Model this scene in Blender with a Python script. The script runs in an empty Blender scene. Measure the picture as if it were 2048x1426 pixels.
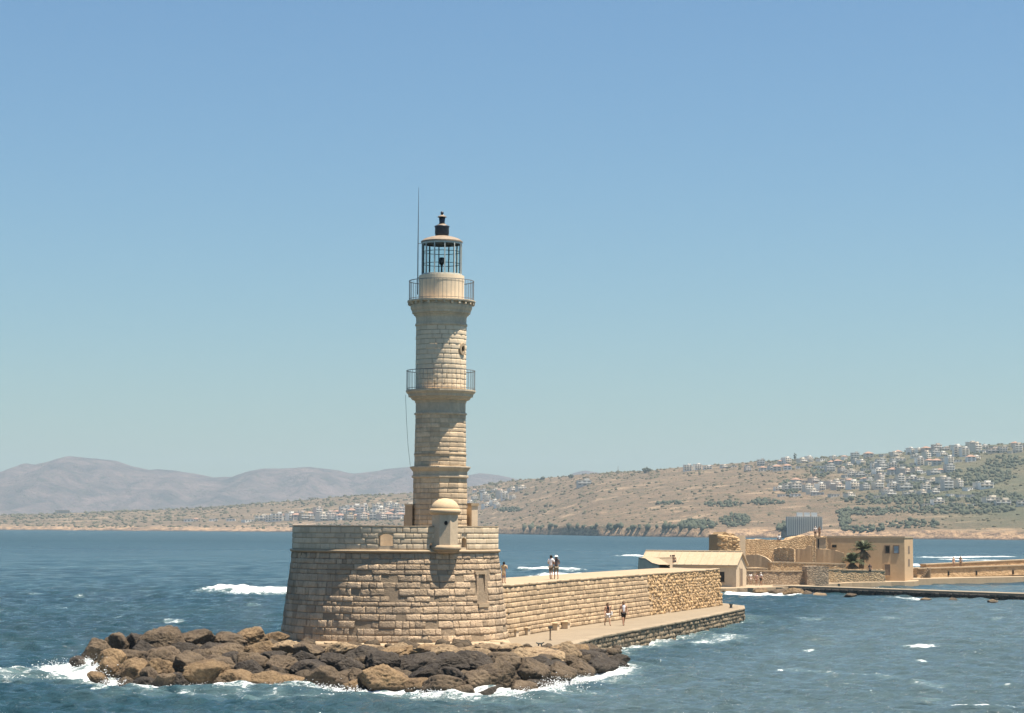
import bpy, bmesh, math, random
import numpy as np
from mathutils import Vector, Matrix, noise

random.seed(7)
RNG = np.random.default_rng(7)
R_ = math.radians
scene = bpy.context.scene

# ------------------------------------------------------------------ camera
F = 4400.0                      # focal length in pixels of the 2048 px wide photograph
CAMH = 8.3
PITCH = math.atan((1055.0 - 713.0) / F)
ROLL = R_(0.28)
CAM = Vector((0, 0, CAMH))
_f = Vector((0, math.cos(PITCH), math.sin(PITCH)))
_u0 = Vector((0, -math.sin(PITCH), math.cos(PITCH)))
_r0 = Vector((1, 0, 0))
_u = _u0 * math.cos(ROLL) - _r0 * math.sin(ROLL)
_r = _r0 * math.cos(ROLL) + _u0 * math.sin(ROLL)
cam_data = bpy.data.cameras.new('camera')
cam = bpy.data.objects.new('camera', cam_data)
scene.collection.objects.link(cam)
M3 = Matrix((_r, _u, -_f)).transposed()
cam.matrix_world = Matrix.Translation(CAM) @ M3.to_4x4()
cam_data.sensor_width = 36.0
cam_data.lens = 36.0 * F / 2048.0
cam_data.clip_start = 0.5
cam_data.clip_end = 60000
scene.camera = cam

# ------------------------------------------------------------------ sky, sun, exposure
SUN_EL, SUN_AZ = 72.0, 107.0     # azimuth clockwise from +Y
world = bpy.data.worlds.new('World')
scene.world = world
world.use_nodes = True
wn = world.node_tree.nodes
wl = world.node_tree.links
sky = wn.new('ShaderNodeTexSky')
sky.sky_type = 'NISHITA'
sky.sun_disc = False
sky.sun_elevation = R_(SUN_EL)
sky.sun_rotation = R_(SUN_AZ)
sky.altitude = 0
sky.air_density = 1.3
sky.dust_density = 0.5
sky.ozone_density = 10.0
wb = wn.new('ShaderNodeMix'); wb.data_type = 'RGBA'; wb.blend_type = 'MULTIPLY'   # white balance of the whole sky
wb.inputs[0].default_value = 1.0
wb.inputs[7].default_value = (0.94, 1.035, 1.02, 1.0)
wl.new(sky.outputs[0], wb.inputs[6])
wl.new(wb.outputs[2], wn['Background'].inputs[0])
wn['Background'].inputs[1].default_value = 0.051
sun_l = bpy.data.lights.new('sun', 'SUN')
sun_l.energy = 5.0
sun_l.angle = R_(0.53)
sun_l.color = (1.0, 0.89, 0.73)
sun = bpy.data.objects.new('sun', sun_l)
scene.collection.objects.link(sun)
sdir = Vector((math.sin(R_(SUN_AZ)) * math.cos(R_(SUN_EL)), math.cos(R_(SUN_AZ)) * math.cos(R_(SUN_EL)), math.sin(R_(SUN_EL))))
sun.rotation_euler = (-sdir).to_track_quat('-Z', 'Y').to_euler()
sun.location = (60, 100, 150)
vs = scene.view_settings
vs.view_transform = 'Standard'
vs.look = 'None'
vs.exposure = 1.12
vs.gamma = 1.0
vs.use_curve_mapping = False
cy = scene.cycles
cy.use_denoising = True
cy.max_bounces = 8
cy.diffuse_bounces = 3
cy.glossy_bounces = 3
cy.transmission_bounces = 6
cy.transparent_max_bounces = 8
cy.volume_bounces = 1
cy.caustics_reflective = False
cy.caustics_refractive = False

# ------------------------------------------------------------------ helpers
def ray(px, py):
    return _f + _r * ((px - 1024.0) / F) - _u * ((py - 713.0) / F)
def atY(px, py, Y):
    d = ray(px, py)
    return CAM + d * (Y / d.y)
def atZ(px, py, Z):
    d = ray(px, py)
    return CAM + d * ((Z - CAMH) / d.z)
def hor(px):
    return 1055.0 + (px - 1024.0) * math.tan(ROLL)

COL = scene.collection
def put(name, me, mat=None, parent=None, inv=None):
    o = bpy.data.objects.new(name, me)
    COL.objects.link(o)
    if mat is not None and me is not None and not me.materials:
        me.materials.append(mat)
    if parent is not None:
        o.parent = parent
        if inv is not None:
            o.matrix_parent_inverse = Matrix.Translation(-Vector(inv))
    return o
def tag(o, label=None, cat=None, group=None, kind=None):
    if label: o['label'] = label
    if cat: o['category'] = cat
    if group: o['group'] = group
    if kind: o['kind'] = kind
    return o
class Thing:
    """An Empty at the base of a thing; parts are meshes in world coordinates."""
    def __init__(s, name, loc, label, cat, group=None):
        s.loc = Vector(loc)
        s.e = bpy.data.objects.new(name, None)
        s.e.empty_display_size = 0.3
        COL.objects.link(s.e)
        s.e.location = s.loc
        tag(s.e, label, cat, group)
    def part(s, name, mb, mat, smooth=False):
        me = mb.mesh(name, smooth) if isinstance(mb, MB) else mb
        return put(name, me, mat, s.e, s.loc)
def sub(part, name, mb, mat, smooth=False):
    me = mb.mesh(name, smooth) if isinstance(mb, MB) else mb
    return put(name, me, mat, part)

class MB:
    def __init__(s):
        s.v, s.f = [], []
    def add(s, vs_, fs):
        n = len(s.v)
        s.v += [tuple(p) for p in vs_]
        s.f += [tuple(i + n for i in f) for f in fs]
        return s
    def box(s, c, sx, sy, sz, rz=0.0, taper=0.0):
        """box with base centre c"""
        ca, sa = math.cos(rz), math.sin(rz)
        pts = []
        for z, k in ((0, 1.0), (sz, 1.0 - taper)):
            for x, y in ((-1, -1), (1, -1), (1, 1), (-1, 1)):
                X, Y = x * sx / 2 * k, y * sy / 2 * k
                pts.append((c[0] + X * ca - Y * sa, c[1] + X * sa + Y * ca, c[2] + z))
        return s.add(pts, [(3, 2, 1, 0), (4, 5, 6, 7), (0, 1, 5, 4), (1, 2, 6, 5), (2, 3, 7, 6), (3, 0, 4, 7)])
    def lathe(s, c, prof, n=32, rot=0.0, a0=0.0, a1=2 * math.pi, cap=True):
        full = abs(a1 - a0 - 2 * math.pi) < 1e-6
        k = n if full else n + 1
        pts, fs = [], []
        for r, z in prof:
            for i in range(k):
                a = a0 + (a1 - a0) * i / n + rot
                pts.append((c[0] + r * math.sin(a), c[1] - r * math.cos(a), z))
        for j in range(len(prof) - 1):
            for i in range(n):
                i2 = (i + 1) % k if full else i + 1
                fs.append((j * k + i, j * k + i2, (j + 1) * k + i2, (j + 1) * k + i))
        if cap and full:
            fs.append(tuple(range(k - 1, -1, -1)))
            fs.append(tuple((len(prof) - 1) * k + i for i in range(k)))
        return s.add(pts, fs)
    def tube(s, pts, rad, n=6):
        pts = [Vector(p) for p in pts]
        if not isinstance(rad, (list, tuple)): rad = [rad] * len(pts)
        vv, fs = [], []
        for i, p in enumerate(pts):
            t = (pts[min(i + 1, len(pts) - 1)] - pts[max(i - 1, 0)]).normalized()
            a = t.orthogonal().normalized() if abs(t.z) < 0.99 else Vector((1, 0, 0))
            b = t.cross(a)
            for k in range(n):
                w = 2 * math.pi * k / n
                vv.append(p + (a * math.cos(w) + b * math.sin(w)) * rad[i])
        for i in range(len(pts) - 1):
            for k in range(n):
                k2 = (k + 1) % n
                fs.append((i * n + k, i * n + k2, (i + 1) * n + k2, (i + 1) * n + k))
        fs.append(tuple(range(n - 1, -1, -1)))
        fs.append(tuple((len(pts) - 1) * n + k for k in range(n)))
        return s.add(vv, fs)
    def prism(s, poly, z0, z1):
        """vertical prism over polygon of (x, y); z0/z1 numbers or lists"""
        n = len(poly)
        Z0 = z0 if isinstance(z0, (list, tuple)) else [z0] * n
        Z1 = z1 if isinstance(z1, (list, tuple)) else [z1] * n
        ar = sum(poly[i][0] * poly[(i + 1) % n][1] - poly[(i + 1) % n][0] * poly[i][1] for i in range(n))
        idx = list(range(n)) if ar > 0 else list(range(n))[::-1]
        pts = [(poly[i][0], poly[i][1], Z0[i]) for i in idx] + [(poly[i][0], poly[i][1], Z1[i]) for i in idx]
        fs = [tuple(range(n - 1, -1, -1)), tuple(range(n, 2 * n))]
        for i in range(n):
            j = (i + 1) % n
            fs.append((i, j, n + j, n + i))
        return s.add(pts, fs)
    def mesh(s, name, smooth=False):
        me = bpy.data.meshes.new(name)
        me.from_pydata(s.v, [], s.f)
        if smooth:
            me.polygons.foreach_set('use_smooth', [True] * len(me.polygons))
        me.update()
        return me
def np_mesh(name, V, Fq, smooth=False, attrs=None):
    """V (n,3), Fq (m,4) or (m,3) int arrays"""
    me = bpy.data.meshes.new(name)
    m, k = Fq.shape
    me.vertices.add(len(V)); me.vertices.foreach_set('co', np.asarray(V, np.float32).ravel())
    me.loops.add(m * k); me.loops.foreach_set('vertex_index', np.asarray(Fq, np.int32).ravel())
    me.polygons.add(m)
    me.polygons.foreach_set('loop_start', np.arange(0, m * k, k, dtype=np.int32))
    me.polygons.foreach_set('loop_total', np.full(m, k, np.int32))
    if smooth:
        me.polygons.foreach_set('use_smooth', np.ones(m, bool))
    me.update(calc_edges=True)
    for nm, (dom, arr) in (attrs or {}).items():
        a = me.attributes.new(nm, 'FLOAT', dom)
        a.data.foreach_set('value', np.asarray(arr, np.float32))
    return me

# ------------------------------------------------------------------ materials
class NT:
    def __init__(s, name):
        s.m = bpy.data.materials.new(name)
        s.m.use_nodes = True
        s.t = s.m.node_tree
        s.n = s.t.nodes
        s.b = s.n['Principled BSDF']
        s.out = s.n['Material Output']
    def new(s, typ, **kw):
        n = s.n.new(typ)
        for k, v in kw.items():
            setattr(n, k, v)
        return n
    def link(s, a, b):
        s.t.links.new(a, b)
    def val(s, sock, v):
        if isinstance(v, (int, float)): sock.default_value = v
        elif isinstance(v, (tuple, list)): sock.default_value = (*v, 1.0) if len(v) == 3 and len(sock.default_value) == 4 else v
        else: s.link(v, sock)
    def pos(s):
        return s.new('ShaderNodeNewGeometry').outputs['Position']
    def scaled(s, v, sc):
        n = s.new('ShaderNodeVectorMath', operation='MULTIPLY')
        s.link(v, n.inputs[0]); n.inputs[1].default_value = sc
        return n.outputs[0]
    def noise(s, v, scale, detail=4, rough=0.55, dist=0.0):
        n = s.new('ShaderNodeTexNoise')
        s.link(v, n.inputs['Vector'])
        n.inputs['Scale'].default_value = scale
        n.inputs['Detail'].default_value = detail
        n.inputs['Roughness'].default_value = rough
        n.inputs['Distortion'].default_value = dist
        return n.outputs['Fac']
    def voro(s, v, scale, feat='F1', out='Distance'):
        n = s.new('ShaderNodeTexVoronoi', feature=feat)
        s.link(v, n.inputs['Vector'])
        n.inputs['Scale'].default_value = scale
        return n.outputs[out]
    def rng(s, v, a, b, c=0.0, d=1.0, smooth=False):
        n = s.new('ShaderNodeMapRange')
        if smooth: n.interpolation_type = 'SMOOTHSTEP'
        s.link(v, n.inputs[0])
        for i, x in enumerate((a, b, c, d)): n.inputs[i + 1].default_value = x
        return n.outputs[0]
    def math(s, op, a, b=0.0):
        n = s.new('ShaderNodeMath', operation=op)
        s.val(n.inputs[0], a); s.val(n.inputs[1], b)
        return n.outputs[0]
    def mix(s, fac, a, b, mode='MIX'):
        n = s.new('ShaderNodeMix', data_type='RGBA', blend_type=mode)
        s.val(n.inputs[0], fac); s.val(n.inputs[6], a); s.val(n.inputs[7], b)
        return n.outputs[2]
    def bump(s, h, strength=0.5, dist=0.02, normal=None):
        n = s.new('ShaderNodeBump')
        n.inputs['Strength'].default_value = strength
        n.inputs['Distance'].default_value = dist
        s.link(h, n.inputs['Height'])
        if normal is not None: s.link(normal, n.inputs['Normal'])
        return n.outputs[0]
    def rnd(s):
        """one random number per stone: by object, or by the 'rnd' attribute of joined stones"""
        a = s.new('ShaderNodeAttribute', attribute_name='rnd').outputs['Fac']
        o = s.new('ShaderNodeObjectInfo').outputs['Random']
        return s.math('FRACT', s.math('ADD', a, o))
    def fin(s, col=None, rough=0.9, nrm=None, spec=0.3, metal=0.0):
        if col is not None: s.val(s.b.inputs['Base Color'], col)
        s.val(s.b.inputs['Roughness'], rough)
        s.b.inputs['Specular IOR Level'].default_value = spec
        s.b.inputs['Metallic'].default_value = metal
        if nrm is not None: s.link(nrm, s.b.inputs['Normal'])
        return s.m

def stone_mat(name, light, dark, stain, scale=1.0, bump=0.6, bdist=0.03, stain_amt=0.5, var=0.45):
    t = NT(name)
    p = t.pos()
    n1 = t.noise(p, 0.7 * scale, 5, 0.6)
    n2 = t.noise(p, 5.0 * scale, 6, 0.65)
    n3 = t.noise(t.scaled(p, (1, 1, 0.35)), 1.6 * scale, 5, 0.65, 0.6)
    c = t.mix(t.rng(n2, 0.3, 0.7), light, dark)
    r = t.rnd()
    k = t.rng(r, 0, 1, 1.0 - var, 1.0 + var * 0.55)
    c = t.mix(1.0, c, t.new_grey(k), 'MULTIPLY')
    c = t.mix(t.math('MULTIPLY', t.rng(n3, 0.5, 0.72), stain_amt), c, stain)
    c = t.mix(t.rng(n1, 0.35, 0.75, 0, 0.35), c, dark)
    big = t.noise(t.scaled(p, (1, 1, 0.45)), 0.33 * scale, 6, 0.7, 0.8)
    c = t.mix(t.math('MULTIPLY', t.rng(big, 0.48, 0.66), stain_amt * 0.75), c, stain)
    h = t.math('ADD', t.noise(p, 9 * scale, 6, 0.7), t.math('MULTIPLY', t.noise(p, 2.6 * scale, 4, 0.6), 1.2))
    return t.fin(c, 0.92, t.bump(h, bump, bdist), 0.2)
def _grey(s, k):
    n = s.new('ShaderNodeCombineColor')
    for i in range(3): s.link(k, n.inputs[i])
    return n.outputs[0]
NT.new_grey = _grey
def flat_mat(name, col, rough=0.7, var=0.15, scale=3.0, bump=0.0, spec=0.3, metal=0.0):
    t = NT(name)
    p = t.pos()
    n = t.noise(p, scale, 5, 0.6)
    c = t.mix(1.0, col, t.new_grey(t.rng(n, 0.25, 0.75, 1 - var, 1 + var)), 'MULTIPLY')
    nr = t.bump(t.noise(p, scale * 4, 5, 0.65), bump, 0.03) if bump else None
    return t.fin(c, rough, nr, spec, metal)

TAN, TAN_D, GREY = (0.56, 0.39, 0.225), (0.40, 0.265, 0.145), (0.25, 0.215, 0.17)
M = {}
M['rampart'] = stone_mat('rampart_stone', (0.6, 0.455, 0.315), (0.45, 0.335, 0.225), (0.27, 0.22, 0.17), 0.9, 1.0, 0.10, 0.8, 0.36)
M['mortar'] = stone_mat('mortar', (0.52, 0.4, 0.275), (0.38, 0.29, 0.2), (0.22, 0.18, 0.14), 1.2, 0.8, 0.04)
M['parapet'] = stone_mat('parapet_stone', (0.69, 0.56, 0.4), (0.59, 0.47, 0.33), (0.36, 0.29, 0.22), 1.0, 0.4, 0.02, 0.4, 0.22)
M['tower'] = stone_mat('tower_stone', (0.68, 0.525, 0.355), (0.54, 0.41, 0.275), (0.31, 0.255, 0.195), 1.2, 0.55, 0.025, 0.75, 0.36)
M['tower_top'] = stone_mat('tower_top_stone', (0.74, 0.605, 0.435), (0.68, 0.545, 0.385), (0.5, 0.42, 0.33), 1.2, 0.35, 0.015, 0.35, 0.12)
M['cornice'] = stone_mat('cornice_stone', (0.68, 0.555, 0.4), (0.57, 0.46, 0.325), (0.29, 0.245, 0.195), 1.3, 0.5, 0.02, 0.6, 0.2)
M['wall'] = stone_mat('sea_wall_stone', (0.55, 0.415, 0.27), (0.45, 0.33, 0.21), (0.32, 0.235, 0.155), 1.0, 0.8, 0.04, 0.55, 0.38)
M['rubble'] = stone_mat('rubble_stone', (0.55, 0.385, 0.215), (0.41, 0.275, 0.15), (0.31, 0.215, 0.13), 1.3, 0.9, 0.05, 0.3, 0.45)
M['coping'] = stone_mat('coping_stone', (0.43, 0.34, 0.235), (0.35, 0.265, 0.175), (0.24, 0.185, 0.13), 0.8, 0.4, 0.02, 0.35, 0.1)
M['paving'] = stone_mat('quay_paving', (0.31, 0.255, 0.185), (0.26, 0.21, 0.15), (0.2, 0.16, 0.115), 0.5, 0.25, 0.01, 0.8, 0.14)
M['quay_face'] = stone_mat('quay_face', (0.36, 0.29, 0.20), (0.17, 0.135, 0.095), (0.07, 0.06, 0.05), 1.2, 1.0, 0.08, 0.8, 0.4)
M['dome'] = stone_mat('dome_plaster', (0.56, 0.43, 0.28), (0.48, 0.36, 0.23), (0.4, 0.3, 0.2), 1.0, 0.2, 0.01, 0.3, 0.05)
def stone_far(name, light, dark, joint, cells=2.2, bump=1.0, amt=0.5):
    """rubble masonry seen from afar: stones by cell, recessed joints"""
    t = NT(name)
    p = t.scaled(t.pos(), (1, 1, 1.6))
    wv = t.new('ShaderNodeVectorMath', operation='ADD')
    t.link(p, wv.inputs[0])
    nz = t.new('ShaderNodeTexNoise'); t.link(p, nz.inputs['Vector']); nz.inputs['Scale'].default_value = 1.5
    t.link(t.scaled(nz.outputs['Color'], (0.35, 0.35, 0.35)), wv.inputs[1])
    q = wv.outputs[0]
    cell = t.new('ShaderNodeTexVoronoi'); t.link(q, cell.inputs['Vector']); cell.inputs['Scale'].default_value = cells
    sc = t.new('ShaderNodeSeparateColor'); t.link(cell.outputs['Color'], sc.inputs[0])
    ed = t.voro(q, cells, 'DISTANCE_TO_EDGE')
    c = t.mix(sc.outputs[0], light, dark)
    c = t.mix(t.rng(t.noise(t.pos(), 0.35, 5, 0.65), 0.4, 0.7, 0, 0.7), c, dark)
    c = t.mix(t.rng(t.noise(t.pos(), 1.3, 5, 0.7, 0.5), 0.54, 0.7, 0, 0.6), c, joint)
    c = t.mix(t.rng(ed, 0.0, 0.09, amt, 0), c, joint)
    h = t.math('ADD', t.rng(ed, 0, 0.16), t.math('MULTIPLY', t.noise(t.pos(), 4, 5, 0.7), 0.8))
    return t.fin(c, 0.95, t.bump(h, bump, 0.07), 0.15)
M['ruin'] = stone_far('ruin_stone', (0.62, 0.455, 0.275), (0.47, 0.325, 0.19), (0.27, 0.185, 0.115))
M['ruin_shaded'] = stone_far('shaded_ruin_stone', (0.48, 0.37, 0.26), (0.34, 0.26, 0.185), (0.18, 0.135, 0.1))  # darker copy of the ruin stone, with shade put into its colour
M['block_wall'] = stone_far('breakwater_stone', (0.54, 0.385, 0.23), (0.42, 0.29, 0.165), (0.27, 0.19, 0.12), 1.2, 0.6, 0.5)
M['house_mid'] = stone_mat('ochre_render', (0.56, 0.4, 0.245), (0.48, 0.335, 0.2), (0.4, 0.28, 0.175), 0.5, 0.3, 0.02, 0.35, 0.05)
M['roof_mid'] = stone_mat('pale_roof', (0.48, 0.38, 0.265), (0.4, 0.31, 0.21), (0.31, 0.24, 0.165), 0.7, 0.3, 0.02, 0.4, 0.2)
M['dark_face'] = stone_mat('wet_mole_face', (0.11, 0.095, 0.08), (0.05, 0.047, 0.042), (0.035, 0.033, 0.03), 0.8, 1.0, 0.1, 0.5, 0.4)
M['iron'] = flat_mat('grey_iron', (0.075, 0.085, 0.085), 0.5, 0.3, 6, 0, 0.4, 0.3)
M['rail'] = flat_mat('rail_iron', (0.19, 0.185, 0.18), 0.6, 0.2, 6)
M['lantern_iron'] = flat_mat('lantern_iron', (0.46, 0.49, 0.46), 0.5, 0.2, 4)
M['cupola'] = flat_mat('cupola_iron', (0.025, 0.03, 0.045), 0.4, 0.5, 6, 0.2, 0.5, 0.2)
M['lantern_roof'] = flat_mat('lantern_roof', (0.26, 0.205, 0.155), 0.6, 0.2, 3)
M['dark'] = flat_mat('dark_opening', (0.02, 0.018, 0.016), 0.9, 0.2)
M['wood'] = flat_mat('weathered_wood', (0.20, 0.15, 0.11), 0.8, 0.25, 5, 0.3)
M['white'] = flat_mat('white_paint', (0.62, 0.61, 0.59), 0.7, 0.08)
M['blue_glass'] = flat_mat('window_glass', (0.20, 0.27, 0.33), 0.1, 0.1, 3, 0, 0.6)
M['niche'] = flat_mat('niche_plaster', (0.50, 0.37, 0.22), 0.9, 0.2, 3, 0.3)
g = NT('lantern_glass')
g.b.inputs['Base Color'].default_value = (0.86, 0.93, 0.92, 1)
g.b.inputs['Roughness'].default_value = 0.03
g.b.inputs['IOR'].default_value = 1.04
g.b.inputs['Transmission Weight'].default_value = 1.0
M['glass'] = g.m
# ------------------------------------------------------------------ sea
W_PX = [-200, 150, 180, 300, 640, 860, 1020, 1100, 1180, 1250, 1300]
W_PY = [1352, 1356, 1362, 1372, 1378, 1386, 1390, 1372, 1356, 1335, 1325]
def waterline(px): return float(np.interp(px, W_PX, W_PY))

def seg_dist(X, Y, pts):
    """distance of many points to a polyline, and the parameter along it"""
    best = np.full(X.shape, 1e9); par = np.zeros(X.shape)
    n = len(pts) - 1
    for i in range(n):
        a, b = np.array(pts[i][:2]), np.array(pts[i + 1][:2])
        ab = b - a
        u = np.clip(((X - a[0]) * ab[0] + (Y - a[1]) * ab[1]) / (ab @ ab), 0, 1)
        d = np.hypot(X - a[0] - u * ab[0], Y - a[1] - u * ab[1])
        m = d < best
        best[m] = d[m]; par[m] = (i + u[m]) / n
    return best, par
def pz(px, py, z=0.0):
    p = atZ(px, py, z)
    return (p.x, p.y)

ys = [-400.0, -150.0, -40.0, 20.0, 50.0, 70.0, 84.0]
while ys[-1] < 12000:
    y = ys[-1]
    ys.append(y + (0.0015 * y if y < 230 else 0.0015 * y * (y / 230.0) ** 1.3))
ys = np.array(ys)
tin = np.concatenate([-np.geomspace(0.36, 0.2651, 26), np.arange(-0.265, 0.2651, 0.0017), np.geomspace(0.2655, 0.36, 26)])
ts = np.concatenate([[-6, -3, -1.5, -0.9, -0.7, -0.55, -0.46, -0.41, -0.38], tin, [0.38, 0.41, 0.46, 0.55, 0.7, 0.9, 1.5, 3, 6]])
TT, YY = np.meshgrid(ts, ys)
XX = TT * np.maximum(YY, 60.0)
X0, Y0 = XX.copy(), YY.copy()
dstep = np.gradient(ys)
sp = np.maximum(dstep[:, None] * np.ones_like(TT), np.abs(np.gradient(XX, axis=1)))
ZZ = np.zeros_like(XX)
DX = np.zeros_like(XX); DY = np.zeros_like(XX)
wr = np.random.default_rng(11)
lee = np.ones_like(XX)
# the harbour to the right of the quay is calmer than the open sea
lee -= 0.25 * np.clip((XX - (YY - 128) * 0.30 - 4) / 6, 0, 1) * (YY > 100)
for i in range(96):
    lam = 0.6 * (14.0 / 0.6) ** (wr.random() ** 1.25)
    ang = wr.normal(0, 0.5) + R_(-96)
    k = 2 * math.pi / lam
    kx, ky = k * math.cos(ang), k * math.sin(ang)
    amp = 0.0092 * lam ** 0.75 * (1.7 if lam < 2.6 else 0.65)
    ph = wr.random() * 6.283
    wgt = np.clip((lam / sp - 2.2) / 2.0, 0, 1) * (lee if lam < 6 else lee ** 1.5)
    th = kx * X0 + ky * Y0 + ph
    ZZ += wgt * amp * np.cos(th)
    DX -= wgt * 0.45 * amp * math.cos(ang) * np.sin(th)
    DY -= wgt * 0.45 * amp * math.sin(ang) * np.sin(th)
foam = np.zeros_like(XX)
near = (YY > 80) & (YY < 700) & (np.abs(TT) < 0.4)
def lump(X, Y, s, seed):
    r = np.random.default_rng(seed); o = np.zeros_like(X)
    for q in range(7):
        a = r.random() * 6.28; kk = s * (0.6 + 1.6 * r.random())
        o += np.sin(kk * (X * math.cos(a) + Y * math.sin(a)) + r.random() * 6.28)
    return o / 4.0
LA, LB = lump(X0, Y0, 0.8, 3), lump(X0, Y0, 2.2, 4)
shore = [pz(px, py) for px, py in zip(W_PX[1:-1], W_PY[1:-1])]
d, u = seg_dist(X0, Y0, shore)
bandw = 2.9 + 1.5 * LA
foam = np.maximum(foam, 0.9 * np.clip(1.15 - d / np.maximum(bandw, 0.8), 0, 1) * near)
d, u = seg_dist(X0, Y0, [pz(30, 1352), pz(100, 1350), pz(170, 1345), pz(215, 1352)])
foam = np.maximum(foam, 0.8 * np.clip(1.25 - d / (4.4 + 1.4 * LA), 0, 1))
ZZ += 0.55 * np.exp(-(d / 2.4) ** 2) * (0.4 + 0.6 * u) * (1 + 0.4 * LB)
d, u = seg_dist(X0, Y0, [pz(260, 1385), pz(520, 1392), pz(760, 1397), pz(960, 1402), pz(1150, 1388)])
foam = np.maximum(foam, 0.52 * np.clip(1.1 - d / (3.4 + 1.5 * LA), 0, 1) * (0.6 + 0.4 * LB))
quay_edge = [pz(1160, 1318), pz(1250, 1300), pz(1340, 1278), pz(1420, 1256), pz(1490, 1238)]
d, u = seg_dist(X0, Y0, quay_edge)
foam = np.maximum(foam, 0.72 * np.clip(1.1 - d / (2.2 + 2.0 * LA), 0, 1) * np.clip(1.25 - 0.8 * u, 0, 1))
def breaker(pts, w, h, f=1.0, end=0.12, seed=0):
    global foam, ZZ
    P_ = [pz(*p) for p in pts]
    d, u = seg_dist(X0, Y0, P_)
    ww = w * np.clip(np.minimum(u, 1 - u) / end, 0.12, 1) * (1 + 0.35 * LB)
    foam = np.maximum(foam, f * np.clip(1.6 - 1.3 * d / ww, 0, 1))
    ZZ += h * np.exp(-(d / (ww * 0.9 + 0.3)) ** 2) * (1 + 0.25 * LA)
breaker([(432, 1181), (480, 1187), (530, 1190), (580, 1190), (640, 1188)], 4.2, 0.75, 1.0, 0.14)
breaker([(510, 1182), (560, 1181), (620, 1179)], 3.5, 0.35, 0.8)
breaker([(1040, 1141), (1090, 1141), (1130, 1142), (1172, 1142)], 5.0, 0.6, 1.0, 0.2)
breaker([(1085, 1157), (1120, 1153), (1160, 1151)], 4.0, 0.4, 1.0)
breaker([(1000, 1166), (1040, 1163), (1090, 1160)], 3.5, 0.4, 0.9)
breaker([(1255, 1112), (1300, 1114), (1330, 1115)], 6.0, 0.4, 1.0)
breaker([(1828, 1115), (1900, 1116), (1960, 1114), (2025, 1114)], 7.0, 0.2, 0.9, 0.05)
breaker([(1880, 1119), (1940, 1121), (2010, 1122)], 5.0, 0.2, 0.9)
breaker([(1824, 1131), (1840, 1133), (1855, 1134)], 6.0, 0.3, 1.0)
breaker([(1440, 1193), (1480, 1191), (1530, 1190), (1600, 1193)], 3.2, 0.1, 1.0, 0.05)
breaker([(1700, 1195), (1790, 1199), (1850, 1201)], 1.2, 0.05, 0.75)
breaker([(1930, 1202), (1990, 1203), (2030, 1204)], 1.0, 0.05, 0.6)
breaker([(1555, 1338), (1640, 1343), (1720, 1352), (1790, 1360), (1900, 1374)], 0.5, 0.04, 0.34, 0.05)
breaker([(1390, 1292), (1430, 1284), (1475, 1272)], 1.6, 0.05, 0.5)
# scattered whitecaps
for q in range(5):
    px = wr.random() * 2048; py = 1085 + 330 * wr.random() ** 0.8
    if 550 < px < 1500 and py < 1250: continue
    p0 = pz(px, py); L = 0.2 + 0.4 * wr.random()
    dd = np.hypot((X0 - p0[0]) / (L * 1.6), (Y0 - p0[1]) / (0.35 + 0.1 * L))
    foam = np.maximum(foam, (0.16 + 0.16 * wr.random()) * np.clip(1.3 - dd, 0, 1))
ZZ += 0.10 * foam * (0.5 + 0.5 * LB) * near
V = np.stack([X0 + DX, Y0 + DY, ZZ], -1).reshape(-1, 3)
nr, nc = XX.shape
ii = (np.arange(nr - 1)[:, None] * nc + np.arange(nc - 1)[None, :]).ravel()
Q = np.stack([ii, ii + 1, ii + nc + 1, ii + nc], -1)
sea_me = np_mesh('sea', V, Q, True, {'foam': ('POINT', foam.ravel()), 'harbour': ('POINT', np.clip((X0 - (Y0 - 128) * 0.30 + 2) / 14, 0, 1).ravel() * (Y0 < 330).ravel())})
t = NT('sea_water')
p = t.pos()
b1 = t.noise(t.scaled(p, (0.6, 1.5, 1.0)), 1.6, 6, 0.65, 0.4)
b2 = t.noise(t.scaled(p, (0.6, 1.6, 1.0)), 0.36, 3, 0.5, 0.3)
b3 = t.noise(t.scaled(p, (1.0, 1.6, 1.0)), 0.09, 2, 0.5, 0.2)
cd = t.new('ShaderNodeVectorMath', operation='LENGTH'); t.link(p, cd.inputs[0])
hgt = t.math('ADD', t.math('MULTIPLY', b1, 0.55), t.math('MULTIPLY', b2, 1.1))
hgt = t.math('ADD', hgt, t.math('MULTIPLY', b3, t.rng(cd.outputs['Value'], 220, 800, 0.0, 7.0)))
nrm = t.bump(hgt, 1.0, 0.62)
fo = t.new('ShaderNodeAttribute', attribute_name='foam').outputs['Fac']
fn = t.noise(t.scaled(p, (0.7, 1.5, 1.0)), 2.4, 9, 0.74, 1.6)
fv = t.rng(t.voro(t.scaled(p, (0.6, 1.5, 1.0)), 0.9, 'DISTANCE_TO_EDGE'), 0.0, 0.35, 0.16, -0.1)
fm = t.rng(t.math('ADD', t.math('ADD', fo, fv), t.math('MULTIPLY', t.math('SUBTRACT', fn, 0.5), 2.9)), 0.52, 1.05, 0, 0.93, True)
fm = t.math('MULTIPLY', fm, t.rng(fo, 0.02, 0.12))
big = t.noise(t.scaled(p, (1, 1, 1)), 0.018, 3, 0.5)
wc = t.mix(t.rng(big, 0.35, 0.65), (0.013, 0.041, 0.056), (0.022, 0.057, 0.072))
wc = t.mix(t.new('ShaderNodeAttribute', attribute_name='harbour').outputs['Fac'], wc, (0.060, 0.096, 0.108))
wc = t.mix(t.rng(fo, 0.0, 0.6, 0, 0.7), wc, (0.13, 0.20, 0.205))
c = t.mix(fm, wc, (0.82, 0.85, 0.86))
t.link(fm, t.b.inputs['Roughness'])
t.val(t.b.inputs['Base Color'], c)
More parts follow.
